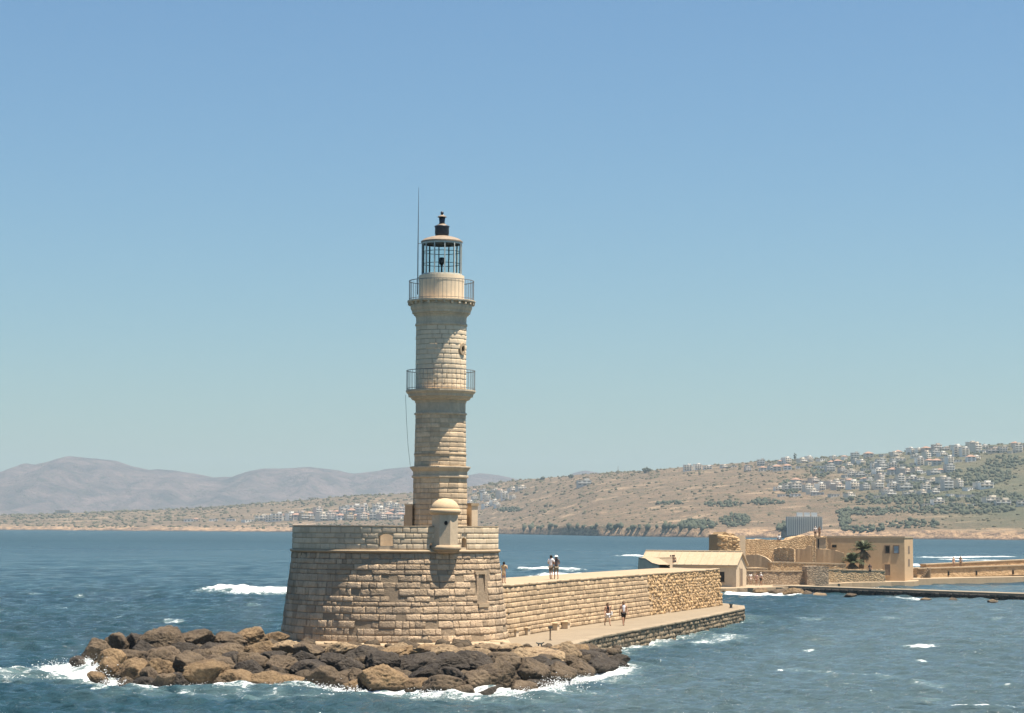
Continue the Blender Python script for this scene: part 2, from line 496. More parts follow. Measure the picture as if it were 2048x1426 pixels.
t.val(t.b.inputs['Roughness'], t.math('MAXIMUM', t.rng(fm, 0, 1, 0.0, 0.9), t.rng(cd.outputs['Value'], 130, 1200, 0.07, 0.40)))
t.b.inputs['IOR'].default_value = 1.333
t.link(nrm, t.b.inputs['Normal'])
M['sea'] = t.m
tag(put('sea', sea_me, M['sea']), kind='structure')

# ------------------------------------------------------------------ far land and mountains
def smooth(u): u = np.clip(u, 0, 1); return u * u * (3 - 2 * u)
S_PX = [-1400, 0, 300, 580, 820, 940, 1200, 1420, 1830, 2048, 3400]
S_D = [3900, 3652, 3478, 3260, 3080, 2945, 2280, 2029, 1922, 1826, 1500]
L_PX = [-1400, 0, 150, 300, 450, 600, 700, 820, 940, 1050, 1085, 1200, 1300, 1400, 1500, 1700, 1800, 1900, 2048, 2500, 3400]
L_PY = [1034, 1031, 1026, 1021, 1013, 1003, 993, 988, 974, 962, 957, 949, 943, 933, 926, 913, 905, 894, 888, 880, 900]
DR_PX = [-1400, 0, 600, 940, 1200, 2048, 3400]
DR_D = [4900, 4700, 4500, 4200, 3500, 2950, 2500]
def wob(X, Y, s, seed, n=10):
    r = np.random.default_rng(seed); o = 0
    for q in range(n):
        a = r.random() * 6.283; kk = s * 2 ** (3 * q / n)
        o = o + np.sin(kk * (X * math.cos(a) + Y * math.sin(a)) + r.random() * 6.283) / (1 + 0.5 * q)
    return o / 3.0
def land_h(X, Y):
    X = np.asarray(X, float); Y = np.asarray(Y, float)
    px = 1024 + F * X / Y
    s = np.interp(px, S_PX, S_D) + 25 * wob(X, Y * 0, 0.006, 5)
    dr = np.interp(px, DR_PX, DR_D)
    hr = CAMH + (1055 + (px - 1024) * math.tan(ROLL) - np.interp(px, L_PX, L_PY)) / F * dr
    u = (Y - s) / (dr - s)
    cliff = 5.0 + 3.5 * wob(X, Y, 0.012, 6) + 3.0 * smooth((px - 900) / 300)
    cu = smooth((Y - s) / 18.0)
    prof = 0.75 * smooth(np.clip(u, 0, 1) ** 0.95) + 0.25 * np.clip(u, 0, 1)
    h = cliff * cu + (hr - cliff) * prof * (u > 0)
    rel = np.clip(hr / 60.0, 0.3, 1.6) * smooth(u * 6) * smooth((1.05 - u) * 5)
    h = h + rel * (3.2 * wob(X, Y, 0.006, 7) + 1.4 * wob(X, Y, 0.03, 8))
    h = np.where(u > 1, hr * (1 - 0.9 * smooth((u - 1) / 0.35)), h)
    h = np.where(Y < s, -2.5 + 0 * h, h)
    return h
def hit(px, py):
    """where the sight line through a pixel meets the far land"""
    dd = ray(px, py)
    Y = np.arange(1500.0, 5000.0, 4.0)
    k = Y / dd.y
    zz = CAMH + dd.z * k
    hh = land_h(dd.x * k, Y)
    m = np.nonzero(hh >= zz)[0]
    if len(m) == 0: return None
    j = m[0]
    return Vector((dd.x * k[j], Y[j], hh[j]))
pxs = np.concatenate([np.arange(-1400, -60, 40), np.arange(-60, 2110, 4.5), np.arange(2110, 3400, 40)])
us = np.concatenate([np.linspace(-0.02, 0.03, 14), np.linspace(0.035, 1.0, 110), np.linspace(1.02, 1.4, 10)])
PX, UU = np.meshgrid(pxs, us)
sI = np.interp(PX, S_PX, S_D); drI = np.interp(PX, DR_PX, DR_D)
YL = sI + UU * (drI - sI)
XL = (PX - 1024) / F * YL
ZL = land_h(XL, YL)
nr, nc = PX.shape
ii = (np.arange(nr - 1)[:, None] * nc + np.arange(nc - 1)[None, :]).ravel()
Q = np.stack([ii, ii + 1, ii + nc + 1, ii + nc], -1)
land_me = np_mesh('headland', np.stack([XL, YL, ZL], -1).reshape(-1, 3), Q, True)
t = NT('dry_scrubland')
p = t.pos()
sx = t.new('ShaderNodeSeparateXYZ'); t.link(p, sx.inputs[0])
c = t.mix(t.rng(t.noise(p, 0.02, 6, 0.65), 0.3, 0.7), (0.205, 0.145, 0.097), (0.125, 0.094, 0.064))
c = t.mix(t.rng(t.noise(t.scaled(p, (1, 0.6, 1)), 0.11, 5, 0.7), 0.50, 0.62, 0, 0.75), c, (0.085, 0.08, 0.05))
c = t.mix(t.rng(t.noise(t.scaled(p, (0.35, 0.9, 5)), 0.022, 5, 0.65), 0.56, 0.64, 0, 0.8), c, (0.33, 0.24, 0.16))
gx = t.math('ADD', t.rng(sx.outputs[0], 250, 480), t.math('MULTIPLY', t.noise(p, 0.006, 4, 0.6), 0.9))
c = t.mix(t.math('MULTIPLY', t.rng(gx, 0.9, 1.45), 0.8), c, (0.085, 0.095, 0.06))
shr = t.rng(t.math('ADD', sx.outputs[2], t.math('MULTIPLY', t.noise(p, 0.025, 4, 0.6), 14.0)), 12.5, 16.5, 1, 0)
rockc = t.mix(t.rng(t.noise(t.scaled(p, (1, 1, 4)), 0.08, 5, 0.7), 0.42, 0.6), (0.42, 0.285, 0.175), (0.17, 0.12, 0.09))
c = t.mix(shr, c, rockc)
wet = t.rng(t.math('ADD', sx.outputs[2], t.math('MULTIPLY', t.noise(p, 0.03, 4, 0.6), 6.0)), 3.2, 5.2, 1, 0)
c = t.mix(wet, c, (0.07, 0.06, 0.055))
M['land'] = t.fin(c, 0.95, t.bump(t.noise(p, 0.07, 6, 0.7), 1.0, 8.0), 0.1)
tag(put('headland', land_me, M['land']), kind='structure')

MT_PX = [-1400, -600, -200, 0, 40, 60, 80, 110, 140, 190, 230, 260, 300, 320, 360, 400, 430, 470, 500, 530, 570, 620, 670, 710, 740, 780, 820, 880, 930, 960, 1000, 1050, 1100, 1122, 1150, 1172, 1205, 1240, 1400, 3400]
MT_PY = [1000, 940, 965, 949, 935, 928, 931, 922, 912, 917, 922, 932, 941, 939, 943, 950, 956, 955, 945, 938, 938, 934, 940, 948, 945, 939, 935, 933, 952, 947, 951, 962, 972, 962, 946, 942, 947, 962, 1000, 1010]
pxs = np.concatenate([np.arange(-1400, -60, 40), np.arange(-60, 1420, 4.0), np.arange(1420, 3400, 80)])
vv = np.linspace(0, 1, 70)
PX, UU = np.meshgrid(pxs, vv)
YM = 7300 + UU * 2900
XM = (PX - 1024) / F * 9000 * (0.85 + 0.15 * YM / 9000)
pxe = 1024 + F * XM / 9000
HM = CAMH + (1055 + (pxe - 1024) * math.tan(ROLL) - np.interp(pxe, MT_PX, MT_PY)) / F * 9000
un = (YM - 7300) / 1700
prof = np.where(un < 1, smooth(un ** 0.85), 1 - 0.75 * smooth((un - 1) / 0.8))
rid = np.abs(wob(XM, YM * 0.55, 0.004, 21, 8)) + 0.6 * np.abs(wob(XM, YM * 0.6, 0.011, 22, 10))
ZM = HM * prof - 75 * rid * smooth(un * 3) * smooth((1.0 - un) * 3) + 4 * wob(XM, YM, 0.02, 23) * smooth(un * 4)
ZM[0] = -2.5
nr, nc = PX.shape
ii = (np.arange(nr - 1)[:, None] * nc + np.arange(nc - 1)[None, :]).ravel()
Q = np.stack([ii, ii + 1, ii + nc + 1, ii + nc], -1)
mt_me = np_mesh('mountains', np.stack([XM, YM, ZM], -1).reshape(-1, 3), Q, True)
t = NT('bare_mountain')
p = t.pos()
c = t.mix(t.rng(t.noise(p, 0.006, 7, 0.7), 0.36, 0.64), (0.215, 0.155, 0.15), (0.075, 0.062, 0.068))
c = t.mix(t.rng(t.noise(p, 0.025, 5, 0.7), 0.5, 0.65, 0, 0.6), c, (0.06, 0.06, 0.045))
M['mount'] = t.fin(c, 0.95, t.bump(t.noise(p, 0.012, 7, 0.7), 1.0, 60.0), 0.05)
tag(put('mountains', mt_me, M['mount']), kind='structure')

# ------------------------------------------------------------------ sea haze
hz = MB().box((0, 5100, -3.5), 24000, 11600, 343.5)
t = NT('sea_haze')
t.n.remove(t.b)
pv = t.new('ShaderNodeVolumePrincipled')
pv.inputs['Color'].default_value = (0.54, 0.69, 0.79, 1)
pv.inputs['Density'].default_value = 8.5e-5
pv.inputs['Anisotropy'].default_value = 0.2
t.link(pv.outputs[0], t.out.inputs['Volume'])
M['haze'] = t.m
hz_o = put('haze', hz.mesh('haze'), M['haze'])
tag(hz_o, 'thin pale sea haze lying over the bay', 'haze', kind='stuff')
# ------------------------------------------------------------------ masonry
BLOCKS = []          # (V, F) of rough-faced blocks: x width, z height, -y outwards, unit size
for q in range(10):
    r = np.random.default_rng(100 + q)
    n = 4
    g_ = np.array([-0.5, -0.22, 0.22, 0.5])
    vs_, fs_ = [], []
    for j in range(n):
        for i in range(n):
            x = g_[i] + (r.uniform(-.05, .05) if 0 < i < 3 else r.uniform(-0.035, 0.0) * np.sign(g_[i]) * -1 * -1)
            z = g_[j] + (r.uniform(-.06, .06) if 0 < j < 3 else r.uniform(-0.05, 0.0) * np.sign(g_[j]) * -1 * -1)
            edge = (i in (0, 3)) or (j in (0, 3))
            y = -0.5 + (r.uniform(0.04, 0.30) if edge else r.uniform(-0.16, 0.16))
            vs_.append((x, y, z))
    ring = [0, 1, 2, 3, 7, 11, 15, 14, 13, 12, 8, 4]
    for j in range(3):
        for i in range(3):
            a = j * n + i
            fs_.append((a, a + 1, a + n + 1, a + n))
    base = len(vs_)
    for k in ring:
        x, y, z = vs_[k]
        vs_.append((x, 0.5, z))
    for k in range(12):
        a, b = ring[k], ring[(k + 1) % 12]
        fs_.append((b, a, base + k, base + (k + 1) % 12))
    BLOCKS.append((np.array(vs_), np.array(fs_)))
BLOCK_ME = {}
def block_mesh(k, mat, rough):
    key = (k, mat.name, rough)
    if key not in BLOCK_ME:
        V_, F_ = BLOCKS[k]
        V2 = V_.copy()
        V2[:16, 1] = -0.5 + (V2[:16, 1] + 0.5) * rough
        me = np_mesh('stone', V2, F_)
        me.materials.append(mat)
        BLOCK_ME[key] = me
    return BLOCK_ME[key]
def masonry(parent, items, mat, limit, rough=1.0, seed=0, name='stone'):
    """items: (centre, along, up, out, w, h, d, score); the best `limit` become stones of their own,
    the others one joined mesh"""
    r = random.Random(seed)
    items = sorted(items, key=lambda a: -a[7])
    objs = items[:limit]
    for (c, ax, up, out, w, h, dd, sc) in objs:
        k = r.randrange(len(BLOCKS))
        o = bpy.data.objects.new(name, block_mesh(k, mat, rough))
        COL.objects.link(o)
        o.parent = parent
        fl = r.choice((1, -1))
        m3 = Matrix((ax * w * fl, -out * dd, up * h)).transposed()
        if fl < 0 and False: pass
        o.matrix_local = Matrix.Translation(c) @ m3.to_4x4()
    rest = items[limit:]
    if rest:
        Vs, Fs, rn, off = [], [], [], 0
        for (c, ax, up, out, w, h, dd, sc) in rest:
            V_, F_ = BLOCKS[r.randrange(len(BLOCKS))]
            V2 = V_.copy()
            V2[:16, 1] = -0.5 + (V2[:16, 1] + 0.5) * rough
            A = np.array([ax * w, -out * dd, up * h])
            Vs.append(V2 @ A + np.array(c)); Fs.append(F_ + off); off += len(V_)
            rn.append(np.full(len(F_), r.random()))
        me = np_mesh(name + 'work', np.concatenate(Vs), np.concatenate(Fs), False, {'rnd': ('FACE', np.concatenate(rn))})
        me.materials.append(mat)
        o = put(name + 'work', me, None, parent)
        o['kind'] = 'stuff'

def course_widths(total, avg, r, jitter=0.45):
    n = max(1, int(round(total / avg)))
    w = np.array([1 + r.uniform(-jitter, jitter) for _ in range(n)])
    return w / w.sum() * total
def courses(z0, z1, avg, r, jitter=0.2):
    n = max(1, int(round((z1 - z0) / avg)))
    h = np.array([1 + r.uniform(-jitter, jitter) for _ in range(n)])
    h = h / h.sum() * (z1 - z0)
    out, z = [], z0
    for q in h:
        out.append((z, q)); z += q
    return out
def ring_dir(a):             # a = 0 faces the camera (-Y), positive to the right
    return Vector((math.sin(a), -math.cos(a), 0)), Vector((math.cos(a), math.sin(a), 0))

# ------------------------------------------------------------------ bastion
BD = 137.5
BC = atY(791, 1100, BD)
BX, BY = BC.x, BC.y
pxm = F / BD
def zpx(px, py, Y=BD): return atY(px, py, Y).z
Z_BASE, Z_CORD, Z_PAR = 1.30, zpx(791, 1101), zpx(791, 1052)
R_TOP, R_BOT = 206.0 / pxm - 0.05, 226.0 / pxm
def r_at(z): return R_TOP + (R_BOT - R_TOP) * max(0.0, (Z_CORD - z) / (Z_CORD - Z_BASE)) ** 1.05
bast = Thing('bastion', (BX, BY, Z_BASE), 'round battered stone bastion with parapet carrying the lighthouse', 'bastion')
core = MB().lathe((BX, BY), [(r_at(z) - 0.005, z) for z in np.linspace(Z_BASE - 1.2, Z_CORD, 9)], 72)
ramp = bast.part('rampart', core, M['mortar'], True)
rr = random.Random(5)
items = []
NICHE_A = math.asin((967 - 791) / pxm / 6.75)
for ci, (z, h) in enumerate(courses(Z_BASE - 0.2, Z_CORD - 0.1, 0.38, rr, 0.30)):
    zm = z + h / 2
    rad = r_at(zm)
    ws = course_widths(2 * math.pi * rad, 0.70, rr, 0.6)
    s = rr.random() * 0.6
    slope = (R_BOT - R_TOP) / (Z_CORD - Z_BASE)
    for w in ws:
        a = (s + w / 2) / rad
        a = (a + math.pi) % (2 * math.pi) - math.pi
        s += w
        if abs(a - NICHE_A) * rad < 0.42 + w * 0.3 and 3.45 < zm < 5.75: continue
        o_, tng = ring_dir(a)
        up = Vector((-o_.x * slope, -o_.y * slope, 1)).normalized()
        out = tng.cross(up).normalized()
        if out.dot(o_) < 0: out = -out
        pr = rr.uniform(-0.03, 0.02) - (0.05 if rr.random() < 0.06 else 0)
        c = Vector((BX, BY, 0)) + o_ * (rad - 0.09 + pr) + Vector((0, 0, zm))
        tilt = rr.uniform(-0.03, 0.03)
        ax2 = (tng + up * tilt).normalized(); up2 = (up - tng * tilt).normalized()
        items.append((c, ax2, up2, out, w - rr.uniform(0.004, 0.025), h - rr.uniform(0.004, 0.022), 0.24, math.cos(a) * w * h if abs(a) < 1.6 else -1))
masonry(ramp, items, M['rampart'], 300, 0.3, 1)
# cordon
prof = [(R_TOP - 0.05, Z_CORD - 0.10), (R_TOP + 0.08, Z_CORD - 0.09), (R_TOP + 0.15, Z_CORD - 0.03), (R_TOP + 0.165, Z_CORD + 0.03),
        (R_TOP + 0.12, Z_CORD + 0.09), (R_TOP - 0.05, Z_CORD + 0.115)]
bast.part('cordon', MB().lathe((BX, BY), prof, 96, cap=False), M['coping'], True)
# parapet: ring with arched embrasures
PR = R_TOP + 0.0
PT = 0.62
EMB = [(math.asin((783 - 791) / pxm / PR), 0.85, Z_CORD + 0.33, Z_CORD + 1.05), (math.asin((872.5 - 791) / pxm / PR), 0.42, Z_CORD + 0.18, Z_CORD + 0.55),
       (math.asin((931 - 791) / pxm / PR) , 0.40, Z_CORD + 0.25, Z_CORD + 0.85)]
pm = MB()
def ring_piece(mb, a0, a1, z0, z1, r0, r1, n=1, zarch=None):
    prev = None
    for i in range(n):
        b0, b1 = a0 + (a1 - a0) * i / n, a0 + (a1 - a0) * (i + 1) / n
        pts = []
        for z in (z0, z1):
            for (a, rad) in ((b0, r1), (b1, r1), (b1, r0), (b0, r0)):
                zz = z
                if zarch and z == z0: zz = zarch(a)
                pts.append((BX + rad * math.sin(a), BY - rad * math.cos(a), zz))
        mb.add(pts, [(3, 2, 1, 0), (4, 5, 6, 7), (0, 1, 5, 4), (1, 2, 6, 5), (2, 3, 7, 6), (3, 0, 4, 7)])
edges = [-math.pi]
for (a, w, z0, z1) in EMB:
    hw = w / 2 / PR
    edges += [a - hw, a + hw]
edges.append(math.pi)
PCI, PCO = PR - PT, PR - 0.04
for k in range(0, len(edges), 2):
    ring_piece(pm, edges[k], edges[k + 1], Z_CORD + 0.1, Z_PAR - 0.06, PCI, PCO, max(2, int((edges[k + 1] - edges[k]) / 0.09)))
for (a, w, z0, z1) in EMB:
    hw = w / 2 / PR
    ring_piece(pm, a - hw, a + hw, Z_CORD + 0.1, z0, PCI, PCO, 2)
    ring_piece(pm, a - hw, a + hw, z1, Z_PAR - 0.06, PCI, PCO, 6, lambda b, a=a, hw=hw, z1=z1: z1 - 0.13 * ((b - a) / hw) ** 2)
parap = bast.part('parapet', pm, M['parapet'])
items = []
rr = random.Random(9)
for ci, (z, h) in enumerate(courses(Z_CORD + 0.12, Z_PAR - 0.07, 0.36, rr, 0.12)):
    zm = z + h / 2
    ws = course_widths(2 * math.pi * PR, 0.62, rr, 0.45)
    s = rr.random()
    for w in ws:
        a = (s / PR + math.pi) % (2 * math.pi) - math.pi
        b = a + w / PR
        s += w
        segs = [(a, b)]
        for (ea, ew, z0, z1) in EMB:
            hw = (ew / 2 + 0.01) / PR
            if zm + h / 2 > z0 + 0.05 and zm - h / 2 < z1 - 0.05:
                ns = []
                for (p0, p1) in segs:
                    if p1 <= ea - hw or p0 >= ea + hw: ns.append((p0, p1))
                    else:
                        if p0 < ea - hw: ns.append((p0, ea - hw))
                        if p1 > ea + hw: ns.append((ea + hw, p1))
                segs = ns
        for (p0, p1) in segs:
            ww = (p1 - p0) * PR
            if ww < 0.08: continue
            o_, tng = ring_dir((p0 + p1) / 2)
            c = Vector((BX, BY, zm)) + o_ * (PR - 0.045 + rr.uniform(-0.008, 0.012))
            items.append((c, tng, Vector((0, 0, 1)), o_, ww - 0.022, h - 0.022, 0.12, math.cos((p0 + p1) / 2) * ww * h if abs(p0) < 1.6 else -1))
masonry(parap, items, M['parapet'], 200, 0.35, 2)
cp = MB()
ring_piece(cp, -math.pi, math.pi, Z_PAR - 0.058, Z_PAR + 0.02, PCI - 0.03, PR + 0.03, 96)
bast.part('parapet_coping', cp, M['coping'])
bast.part('terrace', MB().lathe((BX, BY), [(PCI - 0.02, Z_CORD - 0.3), (PCI - 0.02, Z_CORD + 0.13)], 64), M['paving'])
# blind window niche on the right flank
o_, tng = ring_dir(NICHE_A)
def nb(mb, dx, dz, w, h, d, outw):
    """box on the flank: dx along the wall, dz height of its base, outw how far its face stands out of radius at its height"""
    rad = r_at(dz + h / 2)
    c = Vector((BX, BY, dz)) + tng * dx + o_ * (rad + outw - d / 2)
    return mb.box(c, w, d, h, NICHE_A)
niche = bast.part('niche', nb(MB(), 0, 3.72, 0.66, 1.75, 0.5, -0.16), M['niche'])
sub(niche, 'lintel', nb(MB(), 0, 5.47, 1.15, 0.17, 0.5, 0.10), M['coping'])
sub(niche, 'sill', nb(MB(), 0, 3.50, 1.05, 0.20, 0.5, 0.10), M['coping'])
for sgn in (-1, 1):
    sub(niche, 'jamb', nb(MB(), sgn * 0.42, 3.70, 0.18, 1.77, 0.5, 0.02), M['rampart'])
sub(niche, 'grille', nb(MB(), 0, 4.92, 0.56, 0.5, 0.1, -0.10), M['wood'])

# sentry box (garita) on the rim
GA = R_(31.0)
o_, tng = ring_dir(GA)
GC = Vector((BX, BY, 0)) + o_ * (R_TOP - 0.12)
g_px = 134.5
def gz(py): return atY(898, py, GC.y).z
gar = bast.part('sentry_box', MB().lathe(GC, [(0.84, gz(1097)), (0.84, gz(1026))], 8, R_(24)), M['parapet'])
sub(gar, 'base_moulding', MB().lathe(GC, [(0.80, gz(1102)), (0.92, gz(1100)), (0.95, gz(1097)), (0.95, gz(1094)), (0.87, gz(1090.5))], 24), M['coping'], True)
sub(gar, 'corbel', MB().lathe(GC, [(0.5, gz(1107)), (0.68, gz(1105)), (0.79, gz(1101.8))], 16), M['rampart'], True)
sub(gar, 'cornice', MB().lathe(GC, [(0.86, gz(1029)), (0.95, gz(1025)), (0.955, gz(1020)), (0.86, gz(1017.5))], 24), M['dome'], True)
dprof = [(0.845 * math.cos(q), gz(1018) + (gz(996.5) - gz(1018)) * math.sin(q)) for q in np.linspace(0.0, math.pi / 2 - 0.02, 12)]
sub(gar, 'dome', MB().lathe(GC, dprof, 32), M['dome'], True)
ga2 = R_(-2)
d2, _ = ring_dir(ga2)
for aa in (R_(6), ):
    dd_, tt_ = ring_dir(aa)
    cc = GC + dd_ * 0.79 + Vector((0, 0, gz(1046)))
    mbp = MB()
    pts = [cc + dd_ * 0.02 + tt_ * (0.1 * math.cos(w)) + Vector((0, 0, 0.13 * math.sin(w))) for w in np.linspace(0, 2 * math.pi, 17)[:-1]]
    pts2 = [p_ - dd_ * 0.2 for p_ in pts]
    mbp.add(pts + pts2, [tuple(range(16))] + [(i, (i + 1) % 16, 16 + (i + 1) % 16, 16 + i) for i in range(16)])
    sub(gar, 'peephole', mbp, M['dark'])

# ------------------------------------------------------------------ lighthouse tower
TD = 137.5
TC = atY(879.5, 1060, TD)
TX, TY = TC.x, TC.y
C2 = (TX, TY)
def tz(py): return atY(880, py, TD).z
tm = lambda px: px / pxm
light = Thing('lighthouse', (TX, TY, Z_CORD + 0.13), 'tall tapering stone lighthouse with two railed galleries and glazed lantern', 'lighthouse')
ZT0 = Z_CORD + 0.13
# octagonal foot
OR = tm(54.0)
octo = light.part('octagonal_base', MB().lathe(C2, [(OR + 0.0, ZT0), (OR - 0.03, tz(955))], 8), M['mortar'])
rr = random.Random(21)
def facet_masonry(nf, R0, R1, z0, z1, ch, sw, seed, rot=0.0, pr=(-0.01, 0.02), dep=0.14, gap=0.010):
    its = []
    r = random.Random(seed)
    for f in range(nf):
        a0, a1 = rot + 2 * math.pi * f / nf, rot + 2 * math.pi * (f + 1) / nf
        am = (a0 + a1) / 2
        o_, tng = ring_dir(am)
        half = math.sin(math.pi / nf); ap = math.cos(math.pi / nf)
        for ci, (z, h) in enumerate(courses(z0, z1, ch, random.Random(seed), 0.2)):
            zm = z + h / 2
            R = R0 + (R1 - R0) * (zm - z0) / (z1 - z0)
            tot = 2 * R * half + 0.02
            ws = course_widths(tot, sw, r, 0.4)
            s = -tot / 2
            for w in ws:
                c = Vector((TX, TY, zm)) + o_ * (R * ap - dep / 2 + 0.02 + r.uniform(*pr)) + tng * (s + w / 2)
                an = (am + math.pi) % (2 * math.pi) - math.pi
                its.append((c, tng, Vector((0, 0, 1)), o_, w - gap, h - gap, dep, math.cos(an) * w * h if abs(an) < 1.65 else -1))
                s += w
    return its
masonry(octo, facet_masonry(8, OR, OR - 0.03, ZT0, tz(956), 0.31, 0.62, 31), M['tower'], 120, 0.28, 3)
pr8 = [(OR - 0.02, tz(957)), (OR + 0.09, tz(955)), (OR + 0.09, tz(952)), (OR + 0.01, tz(950.5)), (OR + 0.01, tz(943.5)), (OR + 0.06, tz(942)), (OR + 0.16, tz(938)), (OR + 0.21, tz(935.5)), (OR + 0.21, tz(933.5)), (OR - 0.15, tz(932))]
light.part('base_cornice', MB().lathe(C2, pr8, 8), M['cornice'])
# sixteen-sided shaft
SR0, SR1 = tm(51.5), tm(49.5)
z0, z1 = tz(933), tz(829)
shaft = light.part('faceted_shaft', MB().lathe(C2, [(SR0, z0), (SR1, z1)], 16), M['mortar'])
masonry(shaft, facet_masonry(16, SR0, SR1, z0, z1, 0.29, 0.55, 33), M['tower'], 150, 0.28, 4)
sub(shaft, 'string_course', MB().lathe(C2, [(SR0 - 0.05, tz(911)), (SR0 + 0.045, tz(910)), (SR0 + 0.045, tz(908)), (SR0 - 0.05, tz(907))], 16), M['coping'])
# lower gallery: ring, frieze, cornice, slab
pr = [(tm(49.5), tz(831)), (tm(53), tz(829.5)), (tm(53), tz(827)), (tm(50), tz(825.5)), (tm(50), tz(807)), (tm(51.5), tz(805)), (tm(52), tz(802)), (tm(57), tz(800.5)), (tm(59), tz(798.5)), (tm(60), tz(796)), (tm(64.5), tz(794.5)), (tm(65.5), tz(789)),
      (tm(68), tz(787)), (tm(70), tz(784)), (tm(70), tz(781)), (tm(40), tz(779.5))]
gal1 = light.part('lower_gallery', MB().lathe(C2, pr, 16), M['cornice'])
# round upper shaft
UR0, UR1 = tm(50.0), tm(49.5)
z0, z1 = tz(779.5), tz(653)
up_sh = light.part('round_shaft', MB().lathe(C2, [(UR0 - 0.03, z0), (UR1 - 0.03, z1)], 48), M['mortar'], True)
its = []
r = random.Random(35)
OCU_A, OCU_Z = math.asin(43.5 / 50.5), tz(700)
for ci, (z, h) in enumerate(courses(z0, z1, 0.30, r, 0.15)):
    zm = z + h / 2
    ws = course_widths(2 * math.pi * UR0, 0.52, r, 0.35)
    s = r.random()
    for w in ws:
        a = ((s + w / 2) / UR0 + math.pi) % (2 * math.pi) - math.pi
        s += w
        if abs(a - OCU_A) * UR0 < 0.28 + w / 2 * 0.8 and abs(zm - OCU_Z) < 0.32 + h / 2 * 0.6: continue
        o_, tng = ring_dir(a)
        rough_up = r.uniform(-0.004, 0.006)
        c = Vector((TX, TY, zm)) + o_ * (UR0 - 0.05 + rough_up)
        its.append((c, tng, Vector((0, 0, 1)), o_, w - 0.012, h - 0.012, 0.11, math.cos(a) * w * h if abs(a) < 1.65 else -1))
masonry(up_sh, its, M['tower_top'], 110, 0.3, 5)
o_, tng = ring_dir(OCU_A)
mb = MB(); mbd = MB()
N = 24
for (r0, r1, dpt) in ((0.20, 0.37, 0.10),):
    ptsA = []
    for rad, off in ((r0, 0.0), (r0, dpt), (r1, dpt), (r1, -0.12)):
        for i in range(N):
            w = 2 * math.pi * i / N
            ptsA.append(Vector((TX, TY, OCU_Z)) + o_ * (UR0 - 0.0 + off - 0.06 * abs(math.cos(w)) * rad / 0.37) + tng * rad * 0.82 * math.cos(w) + Vector((0, 0, rad * 1.02 * math.sin(w))))
    fs = []
    for j in range(3):
        for i in range(N):
            fs.append((j * N + i, j * N + (i + 1) % N, (j + 1) * N + (i + 1) % N, (j + 1) * N + i))
    mb.add(ptsA, fs)
ocu = sub(up_sh, 'oculus_surround', mb, M['coping'])
mbd.add([Vector((TX, TY, OCU_Z)) + o_ * (UR0 - 0.015) + tng * 0.21 * 0.82 * math.cos(2 * math.pi * i / N) + Vector((0, 0, 0.21 * math.sin(2 * math.pi * i / N))) for i in range(N)], [tuple(range(N))])
sub(up_sh, 'oculus', mbd, M['dark'])
# upper gallery
pr = [(tm(49.5), tz(654)), (tm(52.5), tz(652.5)), (tm(52.5), tz(649)), (tm(50.5), tz(647)), (tm(50.8), tz(637)), (tm(53), tz(632)), (tm(55), tz(631.5)), (tm(55.5), tz(628.5)), (tm(58.5), tz(628)), (tm(59), tz(622.5)), (tm(60), tz(622)), (tm(62), tz(617)), (tm(62), tz(612)), (tm(61), tz(611.5)), (tm(61), tz(606.5)),
      (tm(68), tz(606)), (tm(68.5), tz(604.5)), (tm(68.5), tz(602.5)), (tm(44), tz(601.5))]
gal2 = light.part('upper_gallery', MB().lathe(C2, pr, 48), M['cornice'], False)
bmm = MB().box((0, 0, 0), 0.13, 0.17, tz(605.5) - tz(611.5)).mesh('bracket'); bmm.materials.append(M['cornice'])
for i in range(26):
    a = 2 * math.pi * (i + 0.5) / 26
    o = put('bracket', bmm, None, gal2); o.location = (TX + tm(64.5) * math.sin(a), TY - tm(64.5) * math.cos(a), tz(611.2)); o.rotation_euler.z = a
# lantern drum
drum = light.part('lantern_drum', MB().lathe(C2, [(tm(45.5), tz(601.6)), (tm(45.5), tz(566)), (tm(46), tz(563)), (tm(45.5), tz(552.2)), (tm(41), tz(551.8))], 48), M['tower_top'], False)
def railing(th, R, z0, z1, n, nm='railing'):
    top = MB().lathe(C2, [(R - 0.02, z1 - 0.02), (R + 0.02, z1 - 0.02), (R + 0.02, z1 + 0.02), (R - 0.02, z1 + 0.02), (R - 0.02, z1 - 0.02)], 48, cap=False)
    top.lathe(C2, [(R - 0.015, z0 + 0.09), (R + 0.015, z0 + 0.09), (R + 0.015, z0 + 0.12), (R - 0.015, z0 + 0.12), (R - 0.015, z0 + 0.09)], 48, cap=False)
    rail = th.part(nm, top, M['rail'])
    me = None
    for i in range(n):
        a = 2 * math.pi * (i + 0.5) / n
        p_ = Vector((TX + R * math.sin(a), TY - R * math.cos(a), 0))
        if me is None:
            me = MB().tube([(0, 0, z0), (0, 0, z1)], 0.012, 5).mesh('baluster'); me.materials.append(M['rail'])
        o = put('baluster', me, None, rail); o.location = p_
railing(light, tm(65), tz(602.5), tz(563), 48, 'upper_railing')
railing(light, tm(68.5), tz(781), tz(742), 44, 'lower_railing')
